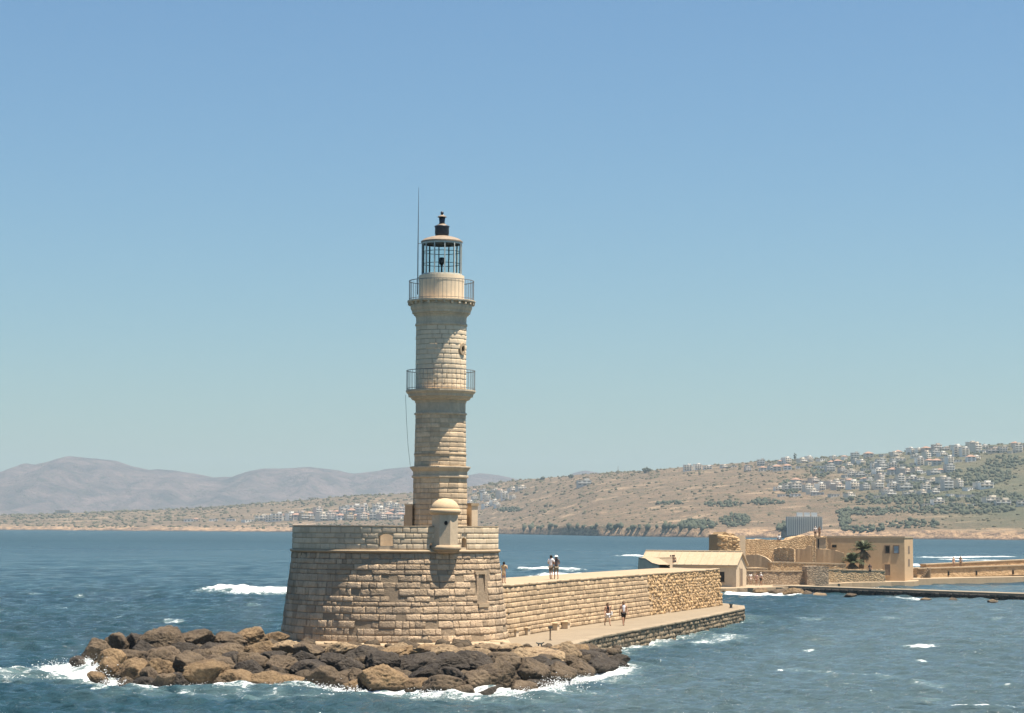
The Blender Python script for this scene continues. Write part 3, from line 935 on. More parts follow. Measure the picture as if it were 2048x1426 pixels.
# glazed lantern: twelve lights with posts and two rings of glazing bars
GR = tm(39.5)
gz0, gz1 = tz(551.6), tz(485)
fr = MB().lathe(C2, [(GR - 0.05, gz0), (GR + 0.05, gz0), (GR + 0.05, gz0 + 0.09), (GR - 0.05, gz0 + 0.09), (GR - 0.05, gz0)], 24, cap=False)
lan = light.part('lantern', fr, M['lantern_iron'])
sub(lan, 'top_ring', MB().lathe(C2, [(GR - 0.05, gz1 - 0.13), (GR + 0.035, gz1 - 0.13), (GR + 0.035, gz1 + 0.02), (GR - 0.05, gz1 + 0.02), (GR - 0.05, gz1 - 0.13)], 24, cap=False), M['lantern_iron'])
NP = 12
pm_, gm_, bm_ = None, None, None
for i in range(NP):
    a = 2 * math.pi * (i + 0.35) / NP
    o_, tng = ring_dir(a)
    if pm_ is None:
        pm_ = MB().box((0, 0, gz0), 0.062, 0.09, gz1 - gz0).mesh('post'); pm_.materials.append(M['lantern_iron'])
        half = GR * math.sin(math.pi / NP)
        gm_ = MB().box((0, 0, gz0 + 0.09), 2 * half - 0.08, 0.012, gz1 - gz0 - 0.28).mesh('pane'); gm_.materials.append(M['glass'])
        bm_ = MB().box((0, 0, 0), 2 * half - 0.06, 0.03, 0.035).mesh('glazing_bar'); bm_.materials.append(M['lantern_iron'])
    o = put('post', pm_, None, lan); o.location = (TX + GR * math.sin(a), TY - GR * math.cos(a), 0); o.rotation_euler.z = a
    a2 = a + math.pi / NP
    g_r = GR * math.cos(math.pi / NP)
    o = put('pane', gm_, None, lan); o.location = (TX + g_r * math.sin(a2), TY - g_r * math.cos(a2), 0); o.rotation_euler.z = a2
    for py in (505, 529):
        o = put('glazing_bar', bm_, None, lan); o.location = (TX + (g_r - 0.035) * math.sin(a2), TY - (g_r - 0.035) * math.cos(a2), tz(py)); o.rotation_euler.z = a2
lamp = light.part('lamp', MB().lathe(C2, [(0.17, tz(551)), (0.06, tz(546)), (0.05, tz(533)), (0.09, tz(530)), (0.15, tz(527)), (0.16, tz(516)), (0.11, tz(515))], 16), M['iron'], True)
roof = light.part('lantern_roof', MB().lathe(C2, [(tm(39), tz(486)), (tm(42), tz(485.5)), (tm(42), tz(483)), (tm(35), tz(478)), (tm(24), tz(474.5)), (tm(15), tz(472.5))], 32), M['lantern_roof'], False)
cup = light.part('ventilator', MB().lathe(C2, [(tm(13.5), tz(473.5)), (tm(13.5), tz(469)), (tm(14.5), tz(467)), (tm(14), tz(456)), (tm(15.5), tz(453.5)), (tm(15), tz(452))], 24), M['cupola'], True)
sub(cup, 'cap', MB().lathe(C2, [(tm(15), tz(452.5)), (tm(10), tz(450)), (tm(5.5), tz(447.5))], 20), M['lantern_roof'], True)
sub(cup, 'chimney', MB().lathe(C2, [(tm(6.2), tz(448.5)), (tm(5.5), tz(445)), (tm(6.5), tz(435))], 16), M['cupola'], True)
sub(cup, 'chimney_hood', MB().lathe(C2, [(tm(9.5), tz(434.5)), (tm(8.5), tz(433)), (tm(3), tz(430))], 16), M['lantern_roof'], True)
sub(cup, 'finial', MB().lathe(C2, [(tm(1.2), tz(431)), (tm(2.8), tz(428)), (tm(3.4), tz(425.5)), (tm(2.2), tz(423.2)), (0.01, tz(422.5))], 12), M['cupola'], True)
rodx = atY(836, 500, TD - 0.2)
rod = light.part('lightning_rod', MB().tube([(rodx.x, rodx.y, tz(590)), (rodx.x, rodx.y, tz(490)), (rodx.x + 0.01, rodx.y, tz(376))], [0.035, 0.03, 0.009], 6), M['iron'])
for py in (556, 488):
    sub(rod, 'bracket', MB().tube([(rodx.x, rodx.y, tz(py)), (rodx.x + 0.22, rodx.y, tz(py))], 0.018, 5), M['iron'])
cab = [atY(811, 790, TD - 0.3), atY(813, 840, TD - 0.3), atY(816, 890, TD - 0.3), atY(820.5, 931, TD - 0.3)]
light.part('cable', MB().tube(cab, 0.011, 4), M['iron'])
# stair block left of the foot and gate pier to its right
bp = atY(818.5, 1040, TD)
bt = MB().box((bp.x - 0.02, TY + 0.1, ZT0), 0.46, 1.2, tz(1011) - ZT0)
b1 = light.part('stair_block', bt, M['tower'])
sub(b1, 'stair_cap', MB().box((bp.x - 0.02, TY + 0.1, tz(1011)), 0.54, 1.3, 0.10), M['cornice'])
sub(b1, 'stair_foot', MB().box((bp.x - 0.12, TY + 0.1, ZT0), 0.40, 1.1, tz(1030) - ZT0), M['rampart'])
gp = Thing('gate_pier', atY(945, 1050, TD + 0.4), 'square stone gate pier with cap rising behind the parapet beside the tower', 'pier')
q = atY(945, 1040, TD + 0.4)
gp.part('shaft', MB().box((q.x, q.y, ZT0), 0.42, 0.6, tz(1011) - ZT0, R_(28)), M['parapet'])
gp.part('cap', MB().box((q.x, q.y, tz(1011)), 0.56, 0.72, 0.16, R_(28)), M['coping'])
q2 = atY(937, 1040, TD + 0.7)
gp.part('side_wall', MB().box((q2.x, q2.y + 0.2, ZT0), 0.30, 0.5, tz(1016) - ZT0, R_(28)), M['tower'])
# ------------------------------------------------------------------ rock apron
B_PX = [100, 180, 300, 420, 560, 1100, 1250]
B_PY = [1318, 1306, 1292, 1290, 1290, 1298, 1305]
Z_TOPR = 1.35
def apron(px, py):
    w, b = waterline(px), float(np.interp(px, B_PX, B_PY))
    z = Z_TOPR * min(1.15, max(-0.25, (w - py) / (w - b)))
    if px < 420: z *= 0.72 + 0.28 * max(0, px - 180) / 240
    if px > 1090: z *= max(0.45, 1 - (px - 1090) / 300)
    return atZ(px, py, z)
# shelf under the boulders
NXs, NYs = 150, 60
V = []
for j in range(NYs + 1):
    for i in range(NXs + 1):
        px = 120 + (1275 - 120) * i / NXs
        w, b = waterline(px), float(np.interp(px, B_PX, B_PY))
        py = w + 14 + (b - 26 - w - 14) * j / NYs
        p_ = apron(px, max(py, b - 2))
        if py < b - 2:
            q_ = apron(px, b - 2); kk = (b - 2 - py) / 24
            p_ = q_ + Vector((0, 14 * kk, -0.2 * kk if 470 < px < 1020 else -2.0 * kk))
        edge = min(i, NXs - i) / 8.0
        nz = noise.fractal(Vector((p_.x * 0.9, p_.y * 0.9, 3.1)), 0.9, 2.0, 4)
        V.append((p_.x, p_.y, p_.z - 0.42 + 0.30 * nz - 1.4 * max(0, 1 - edge)))
V = np.array(V)
ii = (np.arange(NYs)[:, None] * (NXs + 1) + np.arange(NXs)[None, :]).ravel()
Q = np.stack([ii, ii + 1, ii + NXs + 2, ii + NXs + 1], -1)
def rock_mat(name, use_obj=True):
    t = NT(name)
    p = t.pos()
    base = t.new('ShaderNodeObjectInfo').outputs['Color'] if use_obj else None
    n1 = t.noise(p, 1.1, 6, 0.65, 0.5)
    n2 = t.noise(p, 6.0, 6, 0.7)
    if not use_obj: base = t.mix(t.rng(n1, 0.35, 0.65), (0.05, 0.042, 0.035), (0.20, 0.15, 0.095))
    c = t.mix(t.rng(n2, 0.3, 0.7), base, t.mix(1.0, base, (0.50, 0.46, 0.42), 'MULTIPLY'))
    c = t.mix(t.rng(n1, 0.46, 0.62, 0, 0.8), c, t.mix(1.0, base, (0.36, 0.33, 0.32), 'MULTIPLY'))
    c = t.mix(t.rng(t.noise(p, 2.3, 5, 0.7), 0.62, 0.75, 0, 0.55), c, (0.28, 0.215, 0.14))
    sz = t.new('ShaderNodeSeparateXYZ'); t.link(p, sz.inputs[0])
    tide = t.rng(t.math('ADD', sz.outputs[2], t.math('MULTIPLY', n1, 0.5)), 0.40, 0.62, 0.8, 0)
    c = t.mix(tide, c, (0.03, 0.027, 0.022))
    pit = t.rng(t.voro(p, 5.0), 0.0, 0.35)
    h = t.math('ADD', t.math('ADD', t.math('MULTIPLY', n2, 0.8), t.math('MULTIPLY', t.noise(p, 2.2, 6, 0.7, 0.8), 1.6)), t.math('MULTIPLY', pit, 0.22))
    return t.fin(c, t.rng(n1, 0.3, 0.7, 0.92, 0.6), t.bump(h, 1.0, 0.10), 0.3)
M['boulder'] = rock_mat('boulder_rock')
M['shelf'] = rock_mat('shelf_rock', False)
tag(put('rock_shelf', np_mesh('rock_shelf', V, Q, True), M['shelf']), kind='structure')
ROCKS = []
for q in range(14):
    r = random.Random(300 + q)
    bm = bmesh.new()
    bmesh.ops.create_icosphere(bm, subdivisions=5, radius=1.0)
    planes = []
    for k in range(15):
        d_ = Vector((r.gauss(0, 1), r.gauss(0, 1), r.gauss(0, 1))).normalized()
        planes.append((d_, r.uniform(0.58, 0.98)))
    off = Vector((r.random() * 50, r.random() * 50, r.random() * 50))
    for v in bm.verts:
        n_ = v.co.normalized()
        acc = 0.0
        for (d_, h_) in planes:
            k = n_.dot(d_)
            if k > 0.05: acc += (k / h_) ** 24
        rad = min(1.15, (1.0 / acc) ** (1 / 24)) if acc > 1e-6 else 1.15
        w_ = n_ + 0.25 * Vector((noise.noise(n_ * 2 + off), noise.noise(n_ * 2 + off * 1.3), noise.noise(n_ * 2 - off)))
        f1 = noise.fractal(w_ * 1.8 + off, 0.7, 2.1, 3)
        f2 = noise.fractal(w_ * 5.0 + off, 0.6, 2.2, 4)
        cr = abs(noise.noise(w_ * 2.3 + off))
        cr2 = abs(noise.noise(w_ * 4.6 - off))
        rad *= 1 + 0.07 * f1 + 0.055 * f2 - 0.09 * max(0, 0.06 - cr) / 0.06 - 0.04 * max(0, 0.08 - cr2) / 0.08
        v.co = n_ * rad
    me = bpy.data.meshes.new('boulder')
    bm.to_mesh(me); bm.free()
    me.polygons.foreach_set('use_smooth', [True] * len(me.polygons))
    me.materials.append(M['boulder'])
    ROCKS.append(me)
T_, D_, K_ = (0.27, 0.19, 0.108, 1), (0.155, 0.118, 0.08, 1), (0.062, 0.052, 0.043, 1)  # the blackish tint holds wet rock plus shadow put into the colour
P_ = (0.36, 0.27, 0.17, 1)
# px centre, py of the foot, width and height in pixels, tint
ROCK_LIST = [
 # along the skyline, left end
 (196, 1318, 62, 44, D_), (236, 1306, 58, 46, D_), (268, 1306, 50, 40, K_), (322, 1310, 96, 58, D_), (282, 1318, 60, 36, K_), (392, 1300, 110, 42, D_), (452, 1296, 90, 34, D_),
 (505, 1292, 80, 34, T_), (545, 1290, 60, 30, T_), (360, 1318, 70, 36, K_), (420, 1314, 84, 34, K_), (150, 1330, 40, 22, K_),
 # second row
 (222, 1340, 56, 40, T_), (262, 1334, 74, 44, D_), (330, 1336, 84, 44, D_), (392, 1332, 70, 40, D_), (452, 1318, 84, 36, D_), (520, 1314, 80, 34, T_), (470, 1338, 66, 36, K_), (580, 1312, 80, 30, P_), (545, 1330, 76, 30, K_), (620, 1318, 70, 32, D_), (668, 1312, 90, 30, P_),
 (600, 1330, 64, 30, K_), (720, 1322, 96, 36, K_), (790, 1316, 90, 30, T_), (850, 1318, 80, 30, T_), (760, 1330, 80, 32, K_), (905, 1322, 84, 32, P_), (955, 1318, 70, 28, P_),
 # third row
 (212, 1352, 58, 34, T_), (262, 1358, 76, 42, T_), (318, 1354, 70, 40, T_), (372, 1352, 88, 44, D_), (430, 1350, 92, 40, D_), (500, 1340, 74, 36, D_), (498, 1352, 60, 34, K_), (556, 1346, 80, 32, D_), (610, 1352, 84, 36, K_), (668, 1344, 80, 34, K_),
 (700, 1350, 76, 40, K_), (770, 1348, 90, 40, K_), (830, 1342, 90, 40, K_), (890, 1344, 90, 38, K_), (950, 1336, 90, 34, K_), (1010, 1330, 84, 32, D_), (850, 1366, 84, 40, K_), (905, 1366, 70, 36, K_),
 # water's edge
 (198, 1368, 56, 24, T_), (250, 1370, 50, 18, D_), (285, 1372, 56, 22, K_), (330, 1376, 60, 30, D_), (300, 1366, 44, 34, D_), (408, 1372, 100, 46, T_), (470, 1374, 90, 40, T_), (350, 1374, 60, 34, K_), (540, 1374, 96, 32, T_), (590, 1374, 80, 30, T_), (446, 1376, 60, 24, D_),
 (650, 1376, 90, 42, D_), (715, 1370, 60, 36, D_), (712, 1384, 80, 26, T_), (770, 1386, 140, 62, T_), (828, 1382, 80, 34, T_), (895, 1390, 100, 46, D_), (955, 1384, 76, 40, D_), (1000, 1376, 100, 46, D_), (930, 1392, 60, 22, D_), (985, 1393, 80, 24, K_), (1045, 1390, 76, 26, D_), (1080, 1382, 70, 28, K_),
 # right end
 (1020, 1352, 84, 36, D_), (1062, 1364, 90, 46, D_), (1070, 1340, 76, 30, K_), (1110, 1350, 70, 30, K_), (1118, 1366, 84, 40, D_), (1160, 1358, 80, 36, D_), (1150, 1340, 70, 30, D_), (1200, 1348, 84, 36, K_), (1232, 1340, 56, 30, K_), (1190, 1332, 84, 30, K_), (1235, 1328, 50, 22, K_),
 (1040, 1322, 80, 26, P_), (1090, 1318, 84, 28, P_), (1135, 1318, 76, 34, P_), (1150, 1308, 60, 24, T_), (1100, 1306, 60, 18, T_), (1060, 1308, 50, 18, T_), (1015, 1310, 60, 22, P_), (975, 1306, 60, 18, P_), (930, 1306, 70, 16, P_),
 (870, 1304, 90, 18, P_), (800, 1302, 84, 16, P_), (740, 1302, 84, 18, P_), (700, 1304, 70, 18, P_), (640, 1300, 80, 16, P_), (590, 1300, 60, 16, P_), (1185, 1318, 60, 26, K_),
 # a rock awash at the left edge
 (10, 1356, 42, 14, K_),
]
def ordinal(n):
    return ['first', 'second', 'third', 'fourth', 'fifth', 'sixth', 'seventh', 'eighth', 'ninth', 'tenth', 'eleventh', 'twelfth', 'thirteenth', 'fourteenth', 'fifteenth', 'sixteenth',
            'seventeenth', 'eighteenth', 'nineteenth', 'twentieth', 'twenty-first', 'twenty-second', 'twenty-third', 'twenty-fourth', 'twenty-fifth', 'twenty-sixth', 'twenty-seventh', 'twenty-eighth', 'twenty-ninth', 'thirtieth',
            'thirty-first', 'thirty-second', 'thirty-third', 'thirty-fourth', 'thirty-fifth'][n]
tint_word = {T_: 'tan', D_: 'brown', K_: 'blackish', P_: 'pale sandy'}
rows = {}
for e in ROCK_LIST[:-1]:
    px, py = e[0], e[1]
    w, b = waterline(px), float(np.interp(px, B_PX, B_PY))
    k = (w - py) / (w - b)
    row = 'at the water edge' if k < 0.20 else ('low on the rock apron' if k < 0.48 else ('high on the rock apron' if k < 0.78 else 'atop the rock apron'))
    rows.setdefault((row, e[4]), []).append(e)
r = random.Random(77)
def place_rock(e, label, group='boulders of the rock apron'):
    px, py, w, h, tint = e
    p_ = apron(px, py) if px > 100 else atZ(px, py, 0)
    s = p_.y / F
    o = bpy.data.objects.new('boulder', ROCKS[r.randrange(len(ROCKS))])
    COL.objects.link(o)
    hh = h * s
    o.scale = (w * s * 0.51, w * s * r.uniform(0.36, 0.5), max(hh * 0.66, w * s * 0.27))
    o.location = (p_.x, p_.y + w * s * 0.25, p_.z + hh - 0.10 - o.scale.z * 0.93)
    o.rotation_euler = (r.uniform(-0.22, 0.22), r.uniform(-0.25, 0.25), r.choice((0, math.pi)) + r.uniform(-0.35, 0.35))
    k = r.uniform(0.8, 1.2)
    o.color = (tint[0] * k, tint[1] * k, tint[2] * k, 1)
    tag(o, label, 'rock', group)
for (row, tint), es in rows.items():
    es.sort(key=lambda e: e[0])
    for i, e in enumerate(es):
        size = 'large' if e[2] >= 88 else ('small' if e[2] < 62 else 'medium')
        place_rock(e, f"{size} {tint_word[tint]} boulder {row}, {ordinal(i)} {tint_word[tint]} one from the left")
place_rock(ROCK_LIST[-1], 'low dark rock awash in the sea left of the rock apron')
# small stones wedged between the boulders: too many and too small to tell apart
Vs, Fs, off = [], [], 0
bm = bmesh.new(); bmesh.ops.create_icosphere(bm, subdivisions=2, radius=1.0)
IV = np.array([v.co[:] for v in bm.verts]); IF = np.array([[v.index for v in f.verts] for f in bm.faces]); bm.free()
gr = np.random.default_rng(5)
rn = []
for q in range(520):
    px = gr.uniform(190, 1235); w, b = waterline(px), float(np.interp(px, B_PX, B_PY))
    py = b - 6 + (w - 4 - b) * gr.random() ** 1.1
    p_ = apron(px, py)
    s = gr.uniform(0.16, 0.48)
    v = IV * (1 + 0.28 * gr.standard_normal((len(IV), 1)) * 0.6) * np.array([s * gr.uniform(0.8, 1.5), s, s * gr.uniform(0.5, 0.9)])
    a = gr.random() * 6.28
    v = v @ np.array([[math.cos(a), math.sin(a), 0], [-math.sin(a), math.cos(a), 0], [0, 0, 1]])
    Vs.append(v + np.array([p_.x, p_.y + 0.3, p_.z + 0.02])); Fs.append(IF + off); off += len(IV)
o = put('small_stones', np_mesh('small_stones', np.concatenate(Vs), np.concatenate(Fs), False), M['shelf'])
tag(o, 'loose small stones wedged between the boulders', 'stones', kind='stuff')

# spray thrown up where the swell meets the rocks
Vs, Fs, off = [], [], 0
bm = bmesh.new(); bmesh.ops.create_icosphere(bm, subdivisions=1, radius=1.0)
SV = np.array([v.co[:] for v in bm.verts]); SF = np.array([[v.index for v in f.verts] for f in bm.faces]); bm.free()
def spray(px, py, n, spx, up, smax):
    global off
    for q in range(int(n * 1.4)):
        p_ = atZ(px + gr.normal(0, spx), py + gr.normal(0, 3.0), 0)
        z = abs(gr.normal(0, up)); s_ = gr.uniform(0.008, smax * 0.5) * (1.2 - min(1, z / (2.5 * up)) * 0.7)
        Vs.append(SV * s_ * np.array([gr.uniform(0.8, 2.2), 1, gr.uniform(0.6, 1.1)]) + np.array([p_.x, p_.y - gr.uniform(0, 0.8), z + 0.05])); Fs.append(SF + off); off += len(SV)
for (px, py, n, spx, up, sm) in [(70, 1352, 300, 30, 0.14, 0.06), (130, 1346, 700, 26, 0.28, 0.07), (175, 1346, 900, 16, 0.40, 0.07), (205, 1355, 500, 12, 0.40, 0.08), (230, 1368, 200, 14, 0.15, 0.06), (620, 1378, 350, 26, 0.16, 0.07), (560, 1378, 250, 20, 0.13, 0.06), (690, 1384, 250, 22, 0.15, 0.06), (860, 1390, 200, 20, 0.12, 0.06), (1110, 1376, 500, 22, 0.22, 0.07), (1160, 1364, 300, 18, 0.18, 0.06), (1235, 1340, 200, 12, 0.15, 0.06), (1050, 1392, 250, 18, 0.15, 0.06), (400, 1378, 200, 40, 0.1, 0.05)]:
    spray(px, py, n, spx, up, sm)
M['spray'] = flat_mat('sea_spray', (0.80, 0.82, 0.83), 0.6, 0.05)
tag(put('sea_spray', np_mesh('sea_spray', np.concatenate(Vs), np.concatenate(Fs)), M['spray']), 'white spray drops where waves hit the rocks', 'spray', kind='stuff')

# ------------------------------------------------------------------ sea wall and quay
QZ, WZ = 1.3, 4.62
def quay_pt(px, py): p_ = atZ(px, py, QZ); return (p_.x, p_.y)
wall_base = [(BX + 4.6, 136.2), quay_pt(1023, 1275), quay_pt(1144.6, 1254), quay_pt(1297, 1231.6), quay_pt(1444, 1211)]
BAT = 0.07
def poly_len(pts): return sum(math.dist(pts[i], pts[i + 1]) for i in range(len(pts) - 1))
class Path:
    def __init__(s, pts):
        s.p = [Vector((a[0], a[1], 0)) for a in pts]
        s.l = [0]
        for i in range(len(pts) - 1): s.l.append(s.l[-1] + (s.p[i + 1] - s.p[i]).length)
        s.L = s.l[-1]
    def at(s, d):
        for i in range(len(s.p) - 1):
            if d <= s.l[i + 1] or i == len(s.p) - 2:
                t = (s.p[i + 1] - s.p[i]).normalized()
                return s.p[i] + t * (d - s.l[i]), t
        return s.p[-1], t
wp = Path(wall_base)
swl = Thing('sea_wall', (wall_base[1][0], wall_base[1][1], QZ), 'long tan stone sea wall running from the bastion with walkway on top', 'wall')
TW = 6.0                                     # width of the walkway on the wall
def wall_core(path, z0, z1, width, bat, inset=0.015, a=0.0, b=None):
    mb = MB(); b = path.L if b is None else b
    st = [a + (b - a) * i / 40 for i in range(41)]
    ring = []
    for d in st:
        p_, t_ = path.at(d)
        o_ = Vector((t_.y, -t_.x, 0))        # outwards, to the right of the path
        ring.append([p_ - o_ * inset + Vector((0, 0, z0)), p_ - o_ * (inset + bat * (z1 - z0)) + Vector((0, 0, z1)), p_ - o_ * (width) + Vector((0, 0, z1)), p_ - o_ * (width + 0.5) + Vector((0, 0, z0 - 1.5))])
    pts = [q_ for r_ in ring for q_ in r_]
    fs = []
    for i in range(40):
        for k in range(3):
            fs.append((4 * i + k, 4 * (i + 1) + k, 4 * (i + 1) + k + 1, 4 * i + k + 1))
    fs += [(0, 1, 2, 3), (163, 162, 161, 160)]
    mb.add(pts, fs)
    return mb
wc_ = swl.part('wall_core', wall_core(wp, QZ - 0.3, WZ, TW, BAT), M['mortar'])
items, rub = [], []
rr = random.Random(41)
RUB0 = wp.l[3] + 0.5
for (z, h) in courses(QZ, WZ - 0.16, 0.31, rr, 0.28):
    s = 0.0
    while s < RUB0 + rr.uniform(-0.6, 0.6):
        w = rr.uniform(0.38, 0.95)
        zm = z + h / 2
        p_, t_ = wp.at(s + w / 2)
        o_ = Vector((t_.y, -t_.x, 0))
        up = (Vector((0, 0, 1)) - o_ * BAT).normalized(); out = (o_ + Vector((0, 0, BAT))).normalized()
        c = p_ - o_ * (BAT * (zm - QZ) + 0.09 - rr.uniform(-0.02, 0.02)) + Vector((0, 0, zm))
        vis = 1.0 / p_.y ** 2 * w * h if c.y > 138.9 else -1
        items.append((c, t_, up, out, w - rr.uniform(0.004, 0.03), h - rr.uniform(0.004, 0.026), 0.22, vis))
        s += w
for (z, h) in courses(QZ, WZ - 0.14, 0.24, rr, 0.25):
    s = RUB0
    while s < wp.L:
        w = rr.uniform(0.2, 0.5)
        zm = z + h / 2 + rr.uniform(-0.07, 0.07)
        p_, t_ = wp.at(s + w / 2)
        o_ = Vector((t_.y, -t_.x, 0))
        tl = rr.uniform(-0.5, 0.5)
        up = (Vector((0, 0, 1)) - o_ * BAT).normalized(); out = (o_ + Vector((0, 0, BAT))).normalized()
        c = p_ - o_ * (BAT * (zm - QZ) + 0.10 - rr.uniform(-0.04, 0.06)) + Vector((0, 0, zm))
        rub.append((c, (t_ + up * tl).normalized(), (up - t_ * tl).normalized(), out, w * 0.98, h * rr.uniform(0.8, 1.15), 0.24, -1))
        s += w
masonry(wc_, items, M['wall'], 300, 0.32, 6)
masonry(swl.part('rubble_core', MB().box((wp.at(wp.L - 3)[0].x - 2, wp.at(wp.L - 3)[0].y, QZ - 0.2), 0.6, 0.6, 0.6), M['mortar']), rub, M['rubble'], 0, 1.2, 7, 'rubble')
# coping of separate slabs
cop = swl.part('walkway', wall_core(wp, WZ - 0.13, WZ + 0.02, TW, 0.0, 0.26), M['coping'])
s = 1.5
its = []
while s < wp.L - 0.2:
    w = rr.uniform(0.8, 1.5)
    p_, t_ = wp.at(min(s + w / 2, wp.L - w / 2))
    o_ = Vector((t_.y, -t_.x, 0))
    c = p_ - o_ * (BAT * 3.5 + 0.17) + Vector((0, 0, WZ - 0.035 + rr.uniform(-0.012, 0.012)))
    its.append((c, t_, Vector((0, 0, 1)), o_, w - 0.02, 0.17, 0.5, 1 / p_.y))
    s += w
masonry(cop, its, M['coping'], 80, 0.25, 8, 'coping_slab')
# end of the wall: return face and curved seaward spur behind
pe, te = wp.at(wp.L)
oe = Vector((te.y, -te.x, 0))
# quay
qe = [quay_pt(1060, 1306), quay_pt(1130, 1291), quay_pt(1200, 1271), quay_pt(1300, 1252.5), quay_pt(1400, 1234), quay_pt(1487, 1216), quay_pt(1486, 1211), quay_pt(1446, 1206)]
inner = [(p_.x - 0.9 * 0.95, p_.y) for p_ in [Vector((*a, 0)) for a in wall_base[::-1]]]
poly = qe + inner[0:4] + [(BX + 5.5, 134.5), quay_pt(1015, 1296)]
qm = MB().prism(poly, -1.2, QZ)
tag(put('quay', qm.mesh('quay'), M['paving']), kind='structure')
# rough face under the quay edge and its light kerb slab
qp = Path(qe[:-1])
items = []
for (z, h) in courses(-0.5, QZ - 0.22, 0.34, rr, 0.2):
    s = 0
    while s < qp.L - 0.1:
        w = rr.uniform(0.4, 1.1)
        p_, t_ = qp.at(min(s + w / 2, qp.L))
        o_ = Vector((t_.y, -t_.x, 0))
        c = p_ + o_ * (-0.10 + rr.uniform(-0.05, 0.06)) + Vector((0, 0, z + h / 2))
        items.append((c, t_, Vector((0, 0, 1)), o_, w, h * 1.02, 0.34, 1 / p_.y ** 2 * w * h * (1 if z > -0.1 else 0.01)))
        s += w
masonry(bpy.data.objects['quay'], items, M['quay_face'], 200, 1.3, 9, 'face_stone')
s = 0; items = []
while s < qp.L - 0.3:
    w = rr.uniform(1.4, 2.6)
    p_, t_ = qp.at(min(s + w / 2, qp.L - 0.2))
    o_ = Vector((t_.y, -t_.x, 0))
    items.append((p_ - o_ * 0.18 + Vector((0, 0, QZ - 0.09)), t_, Vector((0, 0, 1)), o_, w - 0.015, 0.20, 0.62, 1))
    s += w
masonry(bpy.data.objects['quay'], items, M['paving'], 60, 0.2, 10, 'kerb_slab')
# low stone ledge at the foot of the bastion
led = MB()
its = []
for q in range(16):
    a = R_(-62 + q * 8.2)
    o_, tng = ring_dir(a)
    its.append((Vector((BX, BY, 1.22 + rr.uniform(-0.1, 0.08))) + o_ * (R_BOT + 0.45 + rr.uniform(-0.15, 0.2)), tng, Vector((0, 0, 1)), o_, rr.uniform(0.9, 1.1), rr.uniform(0.4, 0.55), rr.uniform(1.0, 1.6), 1))
masonry(bast.part('footing', MB().lathe((BX, BY), [(R_BOT + 0.35, 0.3), (R_BOT + 0.3, 1.28)], 48), M['rampart']), its, M['coping'], 40, 0.6, 12)

# ------------------------------------------------------------------ quay furniture
bl = 0
for (px, py, lab) in ((1029, 1273.5, 'pale stone seat block at the bastion corner, nearest of four'), (1052, 1270, 'pale stone seat block by the sea wall, second from the bastion'), (1111, 1260.5, 'pale stone seat block behind the lamp bollard, third from the bastion'), (1132, 1257.5, 'pale stone seat block against the sea wall, farthest of four from the bastion')):
    p_ = atZ(px, py, QZ + 0.001)
    b_ = Thing('seat_block', p_, lab, 'seat', 'stone seat blocks along the sea wall')
    rz = R_(72)
    b_.part('block', MB().box((p_.x, p_.y, QZ + 0.001), 0.55, 0.42, 0.40, rz, 0.04), M['parapet'])
    b_.part('seat_slab', MB().box((p_.x, p_.y, QZ + 0.403), 0.70, 0.52, 0.09, rz), M['dome'])
p_ = atZ(1100.5, 1280.5, QZ)
b_ = Thing('lamp_bollard', p_, 'short dark post with a boxy lamp head standing on the quay edge', 'bollard')
b_.part('base_plate', MB().lathe(p_, [(0.10, QZ), (0.10, QZ + 0.03)], 12), M['iron'])
b_.part('post', MB().tube([(p_.x, p_.y, QZ + 0.03), (p_.x, p_.y, QZ + 0.72)], 0.045, 8), M['wood'])
b_.part('lamp_head', MB().box((p_.x, p_.y, QZ + 0.72), 0.2, 0.2, 0.16, 0.4, -0.15), M['iron'])
p_ = atZ(1080, 1292, QZ)
b_ = Thing('mooring_cleat', p_, 'small dark iron mooring cleat at the near quay edge', 'cleat')
b_.part('horns', MB().tube([(p_.x - 0.24, p_.y, QZ + 0.20), (p_.x - 0.1, p_.y, QZ + 0.14), (p_.x + 0.1, p_.y, QZ + 0.14), (p_.x + 0.24, p_.y, QZ + 0.22)], [0.03, 0.05, 0.05, 0.03], 8), M['iron'])
for sx_ in (-0.09, 0.09):
    b_.part('leg', MB().tube([(p_.x + sx_, p_.y, QZ), (p_.x + sx_, p_.y, QZ + 0.14)], 0.04, 8), M['iron'])
p_ = atZ(1462, 1216, QZ)
b_ = Thing('mooring_post', p_, 'small iron mooring post near the far tip of the quay', 'bollard')
b_.part('post', MB().lathe(p_, [(0.12, QZ), (0.11, QZ + 0.25), (0.17, QZ + 0.30), (0.16, QZ + 0.38)], 12), M['iron'])
b_.part('base_plate', MB().lathe(p_, [(0.2, QZ), (0.2, QZ + 0.03)], 12), M['iron'])

